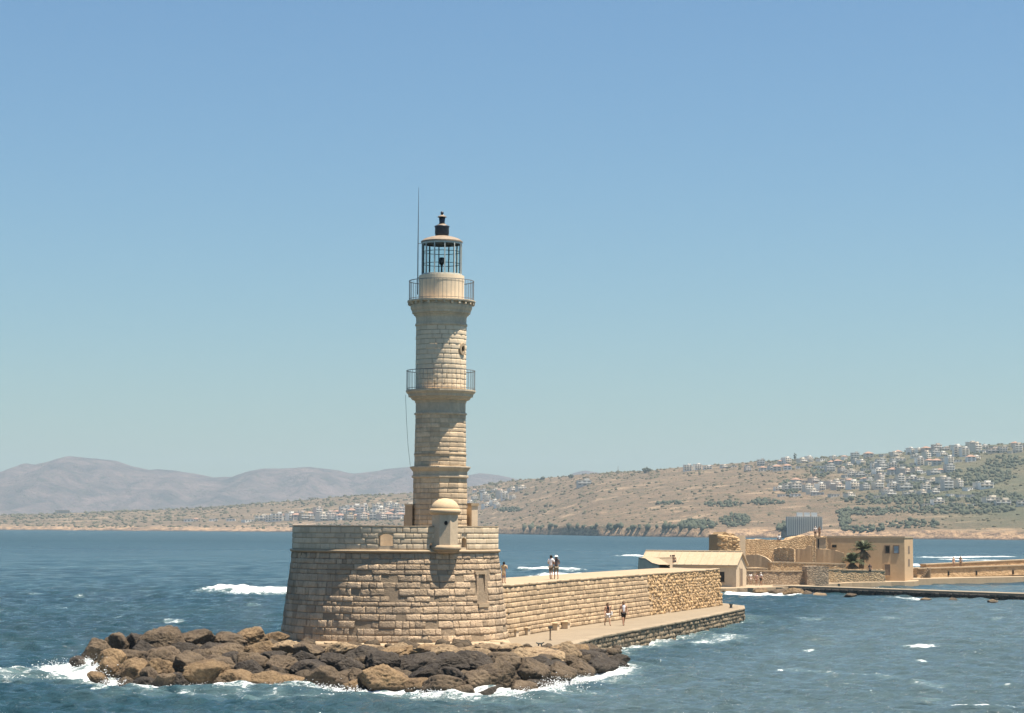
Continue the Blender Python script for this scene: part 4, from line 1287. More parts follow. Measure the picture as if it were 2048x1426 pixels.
# ------------------------------------------------------------------ people
def skin_obj(name, verts, edges, radii, mat, parent, lev=1):
    me = bpy.data.meshes.new(name)
    me.from_pydata([Vector(v) for v in verts], edges, [])
    me.update()
    o = put(name, me, mat, parent)
    md = o.modifiers.new('skin', 'SKIN')
    md.use_smooth_shade = True
    sk = me.skin_vertices[0].data
    for i, ra in enumerate(radii):
        sk[i].radius = (ra, ra) if not isinstance(ra, tuple) else ra
        sk[i].use_root = (i == 0)
    ss = o.modifiers.new('sub', 'SUBSURF'); ss.levels = lev; ss.render_levels = lev
    return o
cloth_cache = {}
def cloth(col):
    k = tuple(round(c, 3) for c in col)
    if k not in cloth_cache: cloth_cache[k] = flat_mat('cloth', k, 0.85, 0.12, 9)
    return cloth_cache[k]
SKIN = flat_mat('skin', (0.42, 0.24, 0.16), 0.6, 0.08)
def person(label, loc, rz, h=1.75, shirt=(0.7, 0.7, 0.7), shorts=(0.05, 0.05, 0.05), hair=(0.03, 0.02, 0.015), shoes=(0.05, 0.04, 0.03), stride=0.0, arms='down', long_legs=False, dress=None, hat=None, group=None, sleeves=True, bag=None, sit=False, lean=0.0, shirt_bottom=0.93):
    e = bpy.data.objects.new('person', None); COL.objects.link(e)
    e.location = loc; e.rotation_euler.z = rz; e.scale = (h / 1.75,) * 3
    tag(e, label, 'person', group)
    pel = Vector((0, 0, 0.94)); dz = 0.0
    if sit: pel = Vector((0, 0, 0.10)); dz = -0.84
    ly = lean
    J = {'pel': pel, 'sp': Vector((0, -0.02 - ly * 0.3, 1.16 + dz)), 'ch': Vector((0, -0.01 - ly * 0.7, 1.38 + dz)), 'nk': Vector((0, -0.01 - ly, 1.50 + dz)), 'hd': Vector((0, -0.03 - ly * 1.15, 1.60 + dz)), 'tp': Vector((0, -0.02 - ly * 1.2, 1.70 + dz))}
    V = [J['pel'], J['sp'], J['ch'], J['nk'], J['hd'], J['tp']]
    Rr = [(0.15, 0.11), (0.125, 0.10), (0.16, 0.11), 0.055, (0.082, 0.098), (0.07, 0.08)]
    E = [(0, 1), (1, 2), (2, 3), (3, 4), (4, 5)]
    def add(p, q, ra):
        V.append(Vector(q)); Rr.append(ra); E.append((p, len(V) - 1)); return len(V) - 1
    add(4, J['hd'] + Vector((0, -0.105, -0.01)), 0.018)              # nose
    arm_pts = {}
    for sgn in (-1, 1):
        sh = add(2, J['ch'] + Vector((sgn * 0.185, 0, 0.04)), 0.062)
        if arms == 'down':
            sw = sgn * stride * 0.5
            el = (sgn * 0.25, 0.03 + sw * 0.3, 1.12 + dz); wr_ = (sgn * 0.27, -0.05 + sw * 0.75, 0.87 + dz)
        elif arms == 'phone':
            el = (sgn * 0.25, -0.14 - ly, 1.17 + dz); wr_ = (sgn * 0.09, -0.36 - ly, 1.36 + dz)
        elif arms == 'front':
            el = (sgn * 0.25, -0.05 - ly, 1.13 + dz); wr_ = (sgn * 0.12, -0.27 - ly, 1.12 + dz)
        e1 = add(sh, el, 0.046); w1 = add(e1, wr_, 0.032)
        d_ = (Vector(wr_) - Vector(el)).normalized()
        side = Vector((0, 1, 0)).cross(d_); side = Vector((1, 0, 0)) if side.length < 0.2 else side.normalized()
        pa = add(w1, Vector(wr_) + d_ * 0.075, (0.036, 0.02))
        for fi, fl in enumerate((0.065, 0.075, 0.07, 0.055)):
            k = (fi - 1.5) * 0.019
            f1 = add(pa, V[pa] + d_ * fl * 0.6 + side * k, 0.009); add(f1, V[pa] + d_ * fl + side * k + Vector((0, -0.012, 0)), 0.008)
        th = add(w1, Vector(wr_) + d_ * 0.05 - side * sgn * 0.045, 0.010); add(th, Vector(wr_) + d_ * 0.085 - side * sgn * 0.055, 0.009)
        arm_pts[sgn] = (sh, e1, w1)
    leg_pts = {}
    for sgn in (-1, 1):
        if sit:
            hp = add(0, (sgn * 0.10, -0.02, 0.10), 0.095); kn = add(hp, (sgn * 0.12, -0.42, 0.22), 0.062); an = add(kn, (sgn * 0.12, -0.52, -0.16), 0.04); add(an, (sgn * 0.12, -0.66, -0.20), 0.035)
        else:
            st = sgn * stride
            hp = add(0, (sgn * 0.095, 0, 0.86), 0.092); kn = add(hp, (sgn * 0.10, -st * 0.45 - 0.03, 0.49), 0.060)
            ft = 0.075 + (0.10 * abs(stride) if st < 0 else 0.0)
            an = add(kn, (sgn * 0.10, -st * 0.95 + (0.06 if st < 0 else 0), ft), 0.040); add(an, (sgn * 0.11, -st * 0.95 - 0.15 + (0.06 if st < 0 else 0), 0.035 + (0.0 if st >= 0 else 0.0)), 0.034)
        leg_pts[sgn] = (hp, kn, an, len(V) - 1)
    skin_obj('body', V, E, Rr, SKIN, e, 1)
    def cl(name, chains, extra, mat):
        vv, ee, ra, mp = [], [], [], {}
        for ch in chains:
            prev = None
            for (i, rad) in ch:
                if i not in mp:
                    mp[i] = len(vv); vv.append(V[i] if isinstance(i, int) else Vector(i)); ra.append(rad)
                if prev is not None and (mp[prev], mp[i]) not in ee: ee.append((mp[prev], mp[i]))
                prev = i
        return skin_obj(name, vv, ee, ra, mat, e, 1)
    # shirt (or dress)
    sm = cloth(dress or shirt)
    lowest = (0, 0, 0.62 + dz) if dress else (0, 0, shirt_bottom + dz)
    ch = [[(1, (0.14, 0.118)), (2, (0.178, 0.128)), (3, 0.066)], [(1, (0.14, 0.118)), (lowest, (0.20, 0.17) if dress else (0.168, 0.13))]]
    if sleeves:
        for sgn in (-1, 1):
            a_, b_, c_ = arm_pts[sgn]
            mid = tuple(V[a_].lerp(V[b_], 0.75))
            ch.append([(2, (0.178, 0.128)), (a_, 0.078), (mid, 0.066)])
    cl('dress' if dress else 'shirt', ch, None, sm)
    if not dress:
        ch = []
        for sgn in (-1, 1):
            hp, kn, an, to = leg_pts[sgn]
            low = tuple(V[hp].lerp(V[kn], 0.85)) if not long_legs else an
            ch.append([(0, (0.162, 0.122)), (hp, 0.107), (low, 0.088 if not long_legs else 0.06)])
        cl('trousers' if long_legs else 'shorts', ch, None, cloth(shorts))
    for sgn in (-1, 1):
        hp, kn, an, to = leg_pts[sgn]
        cl('shoe', [[(an, 0.044), (to, 0.042)]], None, cloth(shoes))
    hc = J['hd']
    hm = MB()
    hm.lathe((hc.x, hc.y + 0.018), [(0.098, hc.z - 0.05), (0.105, hc.z + 0.02), (0.098, hc.z + 0.075), (0.065, hc.z + 0.122), (0.01, hc.z + 0.138)], 14)
    hb = put('hair', hm.mesh('hair', True), cloth(hair), e)
    hb.scale.y = 1.0
    if hat:
        put('hat', MB().lathe((hc.x, hc.y), [(0.19, hc.z + 0.045), (0.185, hc.z + 0.06), (0.115, hc.z + 0.07), (0.105, hc.z + 0.15), (0.05, hc.z + 0.175)], 16).mesh('hat', True), cloth(hat), e)
    if bag:
        put('bag', MB().box((0.30, -0.02, 0.80 + dz), 0.10, 0.26, 0.28, 0.1, 0.1).mesh('bag'), cloth(bag), e)
    return e
def face(px_to, py_to=None): return px_to
person('person in white shirt standing on the sea wall, left of the pair', atZ(1102, 1158.5, WZ + 0.04), R_(160), 1.72, (0.78, 0.77, 0.80), (0.17, 0.14, 0.11), (0.01, 0.01, 0.01), stride=0.12, arms='front')
person('person in charcoal shirt and pale hat on the sea wall, right of the pair', atZ(1112.5, 1158.5, WZ + 0.04), R_(195), 1.68, (0.06, 0.058, 0.065), (0.16, 0.14, 0.10), (0.05, 0.04, 0.03), stride=0.08, arms='front', hat=(0.62, 0.62, 0.60))
person('person in a loose yellow beige tunic photographing beside the bastion on the wall', atZ(1007.5, 1167, WZ + 0.04), R_(150), 1.42, dress=(0.50, 0.40, 0.25), hair=(0.012, 0.01, 0.01), arms='phone', shoes=(0.08, 0.05, 0.03), bag=(0.75, 0.73, 0.68))
person('person in a black top and light grey shorts walking on the quay', atZ(1215, 1251.5, QZ), R_(20), 1.66, (0.012, 0.012, 0.018), (0.55, 0.54, 0.55), (0.06, 0.035, 0.02), stride=0.28, sleeves=False, bag=(0.7, 0.69, 0.68))
person('person in a white top and black shorts walking on the quay', atZ(1247, 1251.5, QZ), R_(15), 1.78, (0.80, 0.80, 0.82), (0.012, 0.01, 0.01), (0.10, 0.06, 0.03), stride=-0.26, sleeves=False)
# ------------------------------------------------------------------ harbour island behind: ground, walls, shed, house
def XY(px, d): p_ = atY(px, 1100, d); return (p_.x, p_.y)
def Zat(px, py, d): return atY(px, py, d).z
IG = 0.75
def g2(px, py, z): p_ = atZ(px, py, z); return (p_.x, p_.y)
isl = [g2(1425, 1190, 0), g2(1470, 1188, 0), g2(1520, 1187, 0), g2(1560, 1186, 0), XY(1640, 300), XY(1700, 313), XY(1830, 322), XY(1840, 348), XY(1600, 352), XY(1400, 345), XY(1330, 300), XY(1345, 270)]
mb = MB()
rg = random.Random(3)
poly = []
for i in range(len(isl)):
    a, b = Vector((*isl[i], 0)), Vector((*isl[(i + 1) % len(isl)], 0))
    for k in range(6):
        q_ = a.lerp(b, k / 6)
        poly.append((q_.x + rg.uniform(-0.4, 0.4), q_.y + rg.uniform(-0.5, 0.5)))
mb.prism(poly, -1.2, IG)
tag(put('island_ground', mb.mesh('island_ground'), M['coping']), kind='structure')
def wall_strip(pa, pb, d0, d1, ytops, ybot, thick, seed=0, jag=0.0, n=None):
    """wall from pixel column pa (depth d0) to pb (depth d1); ytops: list of (px, py) of its top, ybot: py of its foot at pa, pb"""
    r = random.Random(seed)
    n = n or max(4, int(abs(pb - pa) / 5))
    front_t, front_b, back_t, back_b = [], [], [], []
    xs_, yy_ = [a for a, _ in ytops], [b for _, b in ytops]
    A, B = Vector((*XY(pa, d0), 0)), Vector((*XY(pb, d1), 0))
    dirv = (B - A).normalized(); nrm_ = Vector((-dirv.y, dirv.x, 0))
    if nrm_.y < 0: nrm_ = -nrm_
    for i in range(n + 1):
        k = i / n; px = pa + (pb - pa) * k; d = d0 + (d1 - d0) * k
        p_ = Vector((*XY(px, d), 0))
        zt = Zat(px, float(np.interp(px, xs_, yy_)) + r.uniform(-jag, jag), d)
        zb = Zat(px, ybot[0] + (ybot[1] - ybot[0]) * k, d)
        j = Vector((0, r.uniform(-0.05, 0.05) * (1 if jag else 0.2), 0))
        front_t.append(p_ + j + Vector((0, 0, zt))); front_b.append(p_ + Vector((0, 0, zb)))
        back_t.append(p_ + nrm_ * thick + Vector((0, 0, zt + r.uniform(-jag, jag) * 0.05))); back_b.append(p_ + nrm_ * thick + Vector((0, 0, zb)))
    mb = MB(); m = n + 1
    fs = []
    for i in range(n):
        fs += [(i, m + i, m + i + 1, i + 1), (i, i + 1, 2 * m + i + 1, 2 * m + i), (2 * m + i, 2 * m + i + 1, 3 * m + i + 1, 3 * m + i)]
    fs += [(0, 2 * m, 3 * m, m), (n, m + n, 3 * m + n, 2 * m + n)]
    return mb.add(front_t + front_b + back_t + back_b, [tuple(reversed(f)) for f in fs])
def cap_strip(pa, pb, d0, d1, ya, yb, thick, h=0.16):
    return wall_strip(pa, pb, d0, d1, [(pa, ya), (pb, yb)], (ya + h * F / d0, yb + h * F / d1), thick, 1, 0.0)
def mid_wall(name, label, pa, pb, d0, d1, ytops, ybot, thick, seed=0, jag=0.0, mat='ruin', cap=None, cat='wall'):
    th = Thing(name, (*XY((pa + pb) / 2, (d0 + d1) / 2), Zat(pa, ybot[0], d0)), label, cat)
    th.part('masonry', wall_strip(pa, pb, d0, d1, ytops, ybot, thick, seed, jag), M[mat])
    if cap:
        th.part('coping', cap_strip(pa, pb, d0 - 0.06, d1 - 0.06, ytops[0][1] - 1.0, ytops[-1][1] - 1.0, thick + 0.12, cap), M['coping'])
    return th
# ruined keep left of the rampart
th = Thing('ruined_tower', (*XY(1450, 318), 3), 'broken stump of a stone tower at the left end of the island', 'ruin')
th.part('smooth_flank', wall_strip(1416, 1440, 320, 316, [(1416, 1106), (1419, 1084), (1424, 1072), (1440, 1071)], (1125, 1125), 4.0, 2, 0.5), M['parapet'])
th.part('broken_face', wall_strip(1439.5, 1476, 316, 317, [(1440, 1070), (1450, 1066), (1462, 1069), (1470, 1068), (1476, 1080)], (1125, 1125), 3.6, 3, 2.5), M['rubble'])
Vs, Fs, off = [], [], 0
gr = np.random.default_rng(8)
for q in range(160):
    px, py = gr.uniform(1438, 1475), gr.uniform(1072, 1110)
    p_ = atY(px, py, 315.7)
    s = gr.uniform(0.12, 0.42)
    Vs.append(IV * (1 + 0.15 * gr.standard_normal((len(IV), 1))) * np.array([s * 1.3, s, s * 0.8]) + np.array(p_)); Fs.append(IF + off); off += len(IV)
o = th.part('fallen_rubble', np_mesh('fallen_rubble', np.concatenate(Vs), np.concatenate(Fs)), M['rubble']); o['kind'] = 'stuff'
mid_wall('island_rampart', 'long rough island rampart with broken top left of the ochre house', 1474, 1655, 322, 326, [(1474, 1078), (1500, 1079), (1530, 1078), (1560, 1081), (1580, 1080), (1590, 1074), (1612, 1071), (1655, 1073)], (1142, 1142), 2.5, 4, 1.2)
mid_wall('broken_wall', 'lit ragged wall piece standing before the island rampart', 1548, 1588, 316, 315, [(1548, 1097), (1570, 1095), (1588, 1098)], (1130, 1130), 1.0, 5, 1.5)
mid_wall('roofless_room', 'brown roofless room wall between ragged wall and palm', 1590, 1688, 320, 319, [(1590, 1098), (1614, 1097), (1616, 1090), (1628, 1091), (1630, 1097), (1660, 1099), (1676, 1102), (1688, 1107)], (1130, 1130), 0.9, 6, 0.8, 'house_mid')
mid_wall('chimney_stub', 'narrow bright wall stub in the roofless room', 1624, 1632, 316, 316, [(1624, 1092), (1628, 1080), (1632, 1090)], (1130, 1130), 0.6, 7, 0.5)
mid_wall('terrace_wall', 'middle terrace wall with bright white coping', 1540, 1692, 312, 313, [(1540, 1124), (1692, 1128)], (1148, 1148), 1.6, 8, 0.2, 'ruin', 0.2)
mid_wall('ramp_wall', 'sloping bright wall behind the shed gable', 1492, 1546, 314, 313, [(1492, 1110), (1516, 1109), (1530, 1114), (1546, 1126)], (1150, 1150), 1.2, 9, 0.2, 'coping')
mid_wall('step_wall', 'low stepped wall with pale top right of the shed', 1494, 1536, 303, 304, [(1494, 1136), (1530, 1135), (1536, 1137)], (1150, 1150), 3.0, 10, 0.1, 'ruin', 0.2)
mid_wall('front_wall', 'rough greyish front wall in shade above the landing', 1494, 1618, 298, 300, [(1494, 1142), (1560, 1144), (1618, 1143)], (1174, 1170), 0.9, 11, 0.8, 'ruin_shaded', 0.12)
th = mid_wall('wall_block', 'square masonry block ending the rough front wall', 1614, 1657, 298.5, 299, [(1614, 1133), (1640, 1132), (1657, 1134)], (1171, 1171), 2.4, 12, 0.6, 'ruin_shaded')
mid_wall('garden_wall', 'long low tan wall in front of the palm', 1655, 1770, 306, 309, [(1655, 1139), (1768, 1138), (1770, 1142)], (1164, 1163), 0.7, 13, 0.4, 'ruin', 0.14)
# shed with gabled roof
th = Thing('harbour_shed', (*XY(1440, 288), IG), 'long low stone shed with pale gabled roof behind the sea wall', 'shed')
Bc = Vector((*XY(1472, 286), 0))
ux = Vector((-0.90, 0.43, 0)); uy = Vector((0.43, 0.90, 0))
LN, WD, ZE, ZR = 13.2, 4.0, 3.55, 5.15
def sp(a, b, z): return Bc + ux * a + uy * b + Vector((0, 0, z))
mb = MB()
mb.add([sp(0, 0, 0.3), sp(0, WD, 0.3), sp(LN, WD, 0.3), sp(LN, 0, 0.3), sp(0, 0, ZE), sp(0, WD, ZE), sp(LN, WD, ZE), sp(LN, 0, ZE), sp(0, WD / 2, ZR - 0.1), sp(LN, WD / 2, ZR - 0.1)],
       [(0, 1, 5, 8, 4), (2, 3, 7, 9, 6), (3, 0, 4, 7), (1, 2, 6, 5)])
wl_ = th.part('wall', mb, M['parapet'])
mb = MB()
for s0, s1 in ((-0.25, WD / 2), (WD + 0.25, WD / 2)):
    z0 = ZE - 0.12
    P4 = [sp(-0.25, s0, z0), sp(LN + 0.25, s0, z0), sp(LN + 0.25, s1, ZR), sp(-0.25, s1, ZR)]
    P5 = [q_ + Vector((0, 0, 0.16)) for q_ in P4]
    mb.add(P4 + P5, [(0, 1, 2, 3), (7, 6, 5, 4), (0, 4, 5, 1), (1, 5, 6, 2), (2, 6, 7, 3), (3, 7, 4, 0)])
rf = th.part('roof', mb, M['roof_mid'])
for k in range(14):       # raised seams between the roof sheets
    a = -0.1 + (LN + 0.2) * k / 13
    sub(rf, 'roof_seam', MB().tube([sp(a, -0.25, ZE + 0.055), sp(a, WD / 2, ZR + 0.175)], 0.045, 5), M['roof_mid'])
sub(rf, 'ridge_cap', MB().tube([sp(-0.25, WD / 2, ZR + 0.17), sp(LN + 0.25, WD / 2, ZR + 0.17)], 0.1, 6), M['coping'])
def on_gable(b0, b1, z0, z1, o):
    return MB().add([sp(-o, b0, z0), sp(-o, b1, z0), sp(-o, b1, z1), sp(-o, b0, z1), sp(0.2, b0, z0), sp(0.2, b1, z0), sp(0.2, b1, z1), sp(0.2, b0, z1)], [(0, 1, 2, 3), (0, 4, 5, 1), (1, 5, 6, 2), (2, 6, 7, 3), (3, 7, 4, 0)])
dr_ = th.part('gable_door', on_gable(1.5, 2.5, 0.9, 3.1, 0.02), M['wood'])
sub(dr_, 'door_frame', on_gable(1.35, 1.49, 0.8, 3.25, 0.05), M['coping'])
def on_long(a0, a1, z0, z1, o):
    return MB().add([sp(a0, -o, z0), sp(a1, -o, z0), sp(a1, -o, z1), sp(a0, -o, z1), sp(a0, 0.2, z0), sp(a1, 0.2, z0), sp(a1, 0.2, z1), sp(a0, 0.2, z1)], [(0, 3, 2, 1), (0, 1, 5, 4), (1, 2, 6, 5), (2, 3, 7, 6), (3, 0, 4, 7)])
for a in (1.6, 4.6, 7.6):
    w_ = th.part('window', on_long(a, a + 0.9, 1.4, 2.7, 0.015), M['dark'])
    sub(w_, 'sill', on_long(a - 0.1, a + 1.0, 1.28, 1.4, 0.08), M['coping'])
# spur of the mole between the sea wall and the shed
sA, sB, sC, sD = Vector((pe.x - 0.2, pe.y + 0.2, 0)), Vector((*g2(1345, 1130, WZ), 0)), Vector((*g2(1277, 1121, WZ), 0)), Vector((*XY(1300, 268), 0))
th = Thing('mole_spur', (sB.x, sB.y, 0), 'curved grey outer wall with bright coping between sea wall and shed', 'wall')
mb = MB()
pth = [pe - oe * 5.9, Vector((pe.x - 5.6, pe.y + 12, 0)), sC + Vector((0.4, -6, 0)), sC, sC + Vector((3.5, 7, 0)), Vector((*XY(1345, 268), 0))]
inn = [pe - oe * 4.9, Vector((pe.x - 4.2, pe.y + 12, 0)), sC + Vector((2.0, -5, 0)), sC + Vector((1.6, -0.6, 0)), sC + Vector((4.3, 6.0, 0)), Vector((*XY(1345, 266.5), 0))]
lo = [q_ + Vector((-0.5 if i < 4 else 0, 0, -1.5)) for i, q_ in enumerate(pth)]
hi = [q_ + Vector((0, 0, WZ + 0.15)) for q_ in pth]
hii = [q_ + Vector((0, 0, WZ + 0.15)) for q_ in inn]
loi = [q_ + Vector((0, 0, 3.5)) for q_ in inn]
n = len(pth)
fs = []
for i in range(n - 1):
    fs += [(i, n + i, n + i + 1, i + 1), (n + i, 2 * n + i, 2 * n + i + 1, n + i + 1), (2 * n + i, 3 * n + i, 3 * n + i + 1, 2 * n + i + 1)]
mb.add(lo + hi + hii + loi, fs)
th.part('masonry', mb, M['parapet'])
mb = MB()
hc_ = [q_ + Vector((0, 0, WZ + 0.16)) for q_ in pth] + [q_ + Vector((0, 0, WZ + 0.16)) for q_ in inn] + [q_ + Vector((0, 0, WZ + 0.34)) for q_ in pth] + [q_ + Vector((0, 0, WZ + 0.34)) for q_ in inn]
fs = []
for i in range(n - 1):
    fs += [(2 * n + i, 3 * n + i, 3 * n + i + 1, 2 * n + i + 1), (i, 2 * n + i, 2 * n + i + 1, i + 1), (n + i, n + i + 1, 3 * n + i + 1, 3 * n + i)]
mb.add(hc_, fs)
th.part('coping', mb, M['coping'])
fl = MB().prism([(q_.x, q_.y) for q_ in inn] + [(pe.x + 3.0, pe.y + 55), (pe.x + 0.2, pe.y + 20), (pe.x - 0.8, pe.y - 0.5)], -1.2, 3.6)
th.part('walkway', fl, M['paving'])
# the ochre house
HD = 326
th = Thing('ochre_house', (*XY(1740, HD), Zat(1740, 1152, HD)), 'two-storey flat-roofed ochre house at the right end of the island', 'house')
A, B = Vector((*XY(1650, HD), 0)), Vector((*XY(1809, HD - 1), 0))
C_ = Vector((*XY(1826, HD + 7), 0))
D_h = A + (C_ - B)
zb, zt = Zat(1740, 1155, HD), Zat(1740, 1076, HD)
th.part('wall', MB().prism([(A.x, A.y), (B.x, B.y), (C_.x, C_.y), (D_h.x, D_h.y)], zb - 0.5, zt), M['house_mid'])
cxy = (A + C_) / 2
mb = MB()
cor = [A, B, C_, D_h]
outp = [cxy + (q_ - cxy) * 1.012 for q_ in cor]; inp = [cxy + (q_ - cxy) * 0.95 for q_ in cor]
for i in range(4):
    j = (i + 1) % 4
    mb.prism([(outp[i].x, outp[i].y), (outp[j].x, outp[j].y), (inp[j].x, inp[j].y), (inp[i].x, inp[i].y)], zt + 0.003, zt + 0.26)
th.part('roof_parapet', mb, M['roof_mid'])
fd = (B - A).normalized(); fn_ = Vector((fd.y, -fd.x, 0))
sd = (C_ - B).normalized(); sn_ = Vector((sd.y, -sd.x, 0))
def on_face(px, py0, py1, wpx, mat, nm, o=0.03, th_=th, frame=True):
    c0 = Vector((*XY(px, HD - 0.5), 0)); z0, z1 = Zat(px, py1, HD), Zat(px, py0, HD)
    w = wpx * HD / F
    ctr = A + fd * ((c0 - A).dot(fd))
    def bx(w_, za, zb_, oo, dp=0.3):
        p1, p2 = ctr - fd * w_ / 2 + fn_ * oo, ctr + fd * w_ / 2 + fn_ * oo
        return [(p1.x, p1.y), (p2.x, p2.y), (p2.x - fn_.x * dp, p2.y - fn_.y * dp), (p1.x - fn_.x * dp, p1.y - fn_.y * dp)], za, zb_
    o_ = th_.part(nm, MB().prism(*bx(w, z0, z1, o)), M[mat])
    if frame:
        mb = MB().prism(*bx(w + 0.24, z1, z1 + 0.14, o + 0.05)); mb.prism(*bx(w + 0.24, z0 - 0.1, z0, o + 0.07))
        for s_ in (-1, 1):
            p1 = ctr + fd * (s_ * (w / 2 + 0.06)) + fn_ * (o + 0.05)
            mb.prism([(p1.x - fd.x * 0.06, p1.y - fd.y * 0.06), (p1.x + fd.x * 0.06, p1.y + fd.y * 0.06), (p1.x + fd.x * 0.06 - fn_.x * 0.3, p1.y + fd.y * 0.06 - fn_.y * 0.3), (p1.x - fd.x * 0.06 - fn_.x * 0.3, p1.y - fd.y * 0.06 - fn_.y * 0.3)], z0, z1)
        sub(o_, 'frame', mb, M['wood'] if mat != 'wood' else M['house_mid'])
    return o_
on_face(1774.5, 1092, 1106, 8, 'dark', 'window')
on_face(1792, 1092, 1106, 9, 'blue_glass', 'window')
on_face(1774, 1128.5, 1150.5, 11, 'wood', 'door')
on_face(1669, 1089.5, 1095, 9, 'dark', 'window', frame=False)
on_face(1662, 1076.5, 1097, 1.0, 'house_mid', 'downpipe', 0.08, frame=False)
for (y0, y1) in ((1092, 1107), (1118, 1132)):
    c0 = B.lerp(C_, 0.5); z0, z1 = Zat(1817, y1, HD + 3), Zat(1817, y0, HD + 3)
    p1, p2 = c0 - sd * 0.8 + sn_ * 0.03, c0 + sd * 0.8 + sn_ * 0.03
    w_ = th.part('side_window', MB().prism([(p1.x, p1.y), (p2.x, p2.y), (p2.x - sn_.x * .3, p2.y - sn_.y * .3), (p1.x - sn_.x * .3, p1.y - sn_.y * .3)], z0, z1), M['wood'])
# flat-roofed annexe box left of the house
th = Thing('annexe', (*XY(1642, 322), 4), 'small pale cube annexe at the left end of the ochre house', 'building')
q0, q1 = XY(1634, 321.5), XY(1652, 321.5)
th.part('wall', MB().prism([q0, q1, (q1[0] + .3, q1[1] + 3), (q0[0] + .3, q0[1] + 3)], 2.4, Zat(1640, 1076, 322)), M['roof_mid'])
th.part('roof_slab', MB().prism([(q0[0] - .1, q0[1] - .1), (q1[0] + .1, q1[1] - .1), (q1[0] + .4, q1[1] + 3.1), (q0[0] + .2, q0[1] + 3.1)], Zat(1640, 1076, 322) + 0.003, Zat(1640, 1074.5, 322)), M['coping'])
th.part('slit_window', MB().prism([(q0[0] + .12, q0[1] - .03), (q0[0] + .32, q0[1] - .03), (q0[0] + .32, q0[1] + .2), (q0[0] + .12, q0[1] + .2)], Zat(1640, 1095, 322), Zat(1640, 1078, 322)), M['dark'])

# ------------------------------------------------------------------ palm and bush by the house
M['palm_leaf'] = flat_mat('palm_leaf', (0.085, 0.10, 0.05), 0.6, 0.4, 2)
M['dry_leaf'] = flat_mat('dry_palm_leaf', (0.17, 0.125, 0.075), 0.8, 0.35, 2)
M['trunk'] = flat_mat('palm_trunk', (0.12, 0.09, 0.065), 0.9, 0.3, 4, 0.6)
def palm(name, label, px, pyb, pyt, d, spread, nl, seed, lean=0.4, tf=0.62, fl=0.40):
    r = random.Random(seed)
    base = atY(px, pyb, d); top = Zat(px, pyt, d)
    H = top - base.z
    th = Thing(name, base, label, 'palm')
    tops = Vector((base.x + lean, base.y, base.z + H * tf))
    th.part('trunk', MB().tube([base, base.lerp(tops, 0.35) + Vector((0.02, 0, 0)), base.lerp(tops, 0.7), tops], [0.42, 0.34, 0.30, 0.36], 9), M['trunk'], True)
    def frond_set(n, el0, el1, ln, droop, mat, nm):
        for q in range(n):
            a = r.random() * 6.283; el = r.uniform(el0, el1); L = ln * r.uniform(0.75, 1.15)
            dv = Vector((math.cos(a), math.sin(a), 0))
            mb = MB(); pts = []
            for k in range(8):
                u = k / 7
                pts.append(tops + dv * (L * u * math.cos(el)) + Vector((0, 0, L * u * math.sin(el) - droop * L * u * u)))
            side = Vector((-dv.y, dv.x, 0))
            for k in range(1, 8):
                wl = 0.62 * math.sin(math.pi * (0.12 + 0.8 * k / 7)) * spread
                for s_ in (-1, 1):
                    for j in range(2):
                        b0 = pts[k - 1].lerp(pts[k], j * 0.5)
                        tdir = (pts[k] - pts[k - 1]).normalized()
                        tip = b0 + (side * s_ * 0.75 + tdir * 0.65 + Vector((0, 0, -0.18 + r.uniform(-0.15, 0.15)))) * wl
                        mb.add([b0 - tdir * 0.05, b0 + tdir * 0.07, tip], [(0, 1, 2)])
            mb.tube(pts, 0.025, 3)
            th.part(nm, mb, mat)
    frond_set(nl, 0.15, 1.35, H * fl, 0.35, M['palm_leaf'], 'frond')
    frond_set(nl // 2, -1.25, -0.5, H * 0.33, 0.15, M['dry_leaf'], 'dry_frond')
    return th
palm('palm_tree', 'shaggy palm tree against the ochre house wall', 1722, 1139, 1071, 321, 1.3, 44, 4, 0.35, 0.58, 0.44)
palm('palm_bush', 'lower green palm bush left of the shaggy palm', 1706, 1139, 1092, 318, 1.5, 40, 9, -0.1, 0.30, 0.66)

# ------------------------------------------------------------------ right-hand breakwater and low mole
qz = 0.9
def path_px(lst, z): return [g2(px, py, z) for px, py in lst]
top = path_px([(1650, 1163.5), (1700, 1161.5), (1830, 1158), (1950, 1155.5), (2048, 1153.5), (2300, 1147)], qz)
poly = top + [(top[-1][0] + 4, top[-1][1] + 30), (top[2][0], top[2][1] + 32), (top[0][0], top[0][1] + 30)]
tag(put('island_quay', MB().prism(poly, -1.2, qz).mesh('island_quay'), M['coping']), kind='structure')
th = Thing('breakwater', (top[3][0], top[3][1] + 6, qz), 'two-tier tan breakwater wall running off the right edge', 'wall')
w1 = [(1836, 1136.5), (1900, 1135.5), (1960, 1134), (2048, 1131), (2300, 1122)]
th.part('lower_wall', wall_strip(1834, 2300, 340, 378, w1, (1156, 1143), 4.2, 15, 0.15), M['block_wall'])
th.part('upper_wall', wall_strip(1852, 2300, 344.5, 383, [(1852, 1128.5), (1920, 1127.5), (2048, 1121.5), (2300, 1108)], (1141, 1126), 1.2, 16, 0.15), M['block_wall'])
th.part('lower_coping', cap_strip(1836, 2300, 339.8, 377.8, 1136, 1121.5, 0.8, 0.18), M['coping'])
th.part('upper_coping', cap_strip(1852, 2300, 344.3, 382.8, 1128, 1107.5, 1.4, 0.16), M['coping'])
for px in (1896, 1952, 2025):
    p_ = XY(px, 340.1 + (px - 1834) * 0.0815)
    th.part('drain_slot', MB().prism([(p_[0] - .14, p_[1] - .25), (p_[0] + .14, p_[1] - .25), (p_[0] + .14, p_[1] + .4), (p_[0] - .14, p_[1] + .4)], Zat(px, 1151, 345), Zat(px, 1143, 345)), M['dark'])
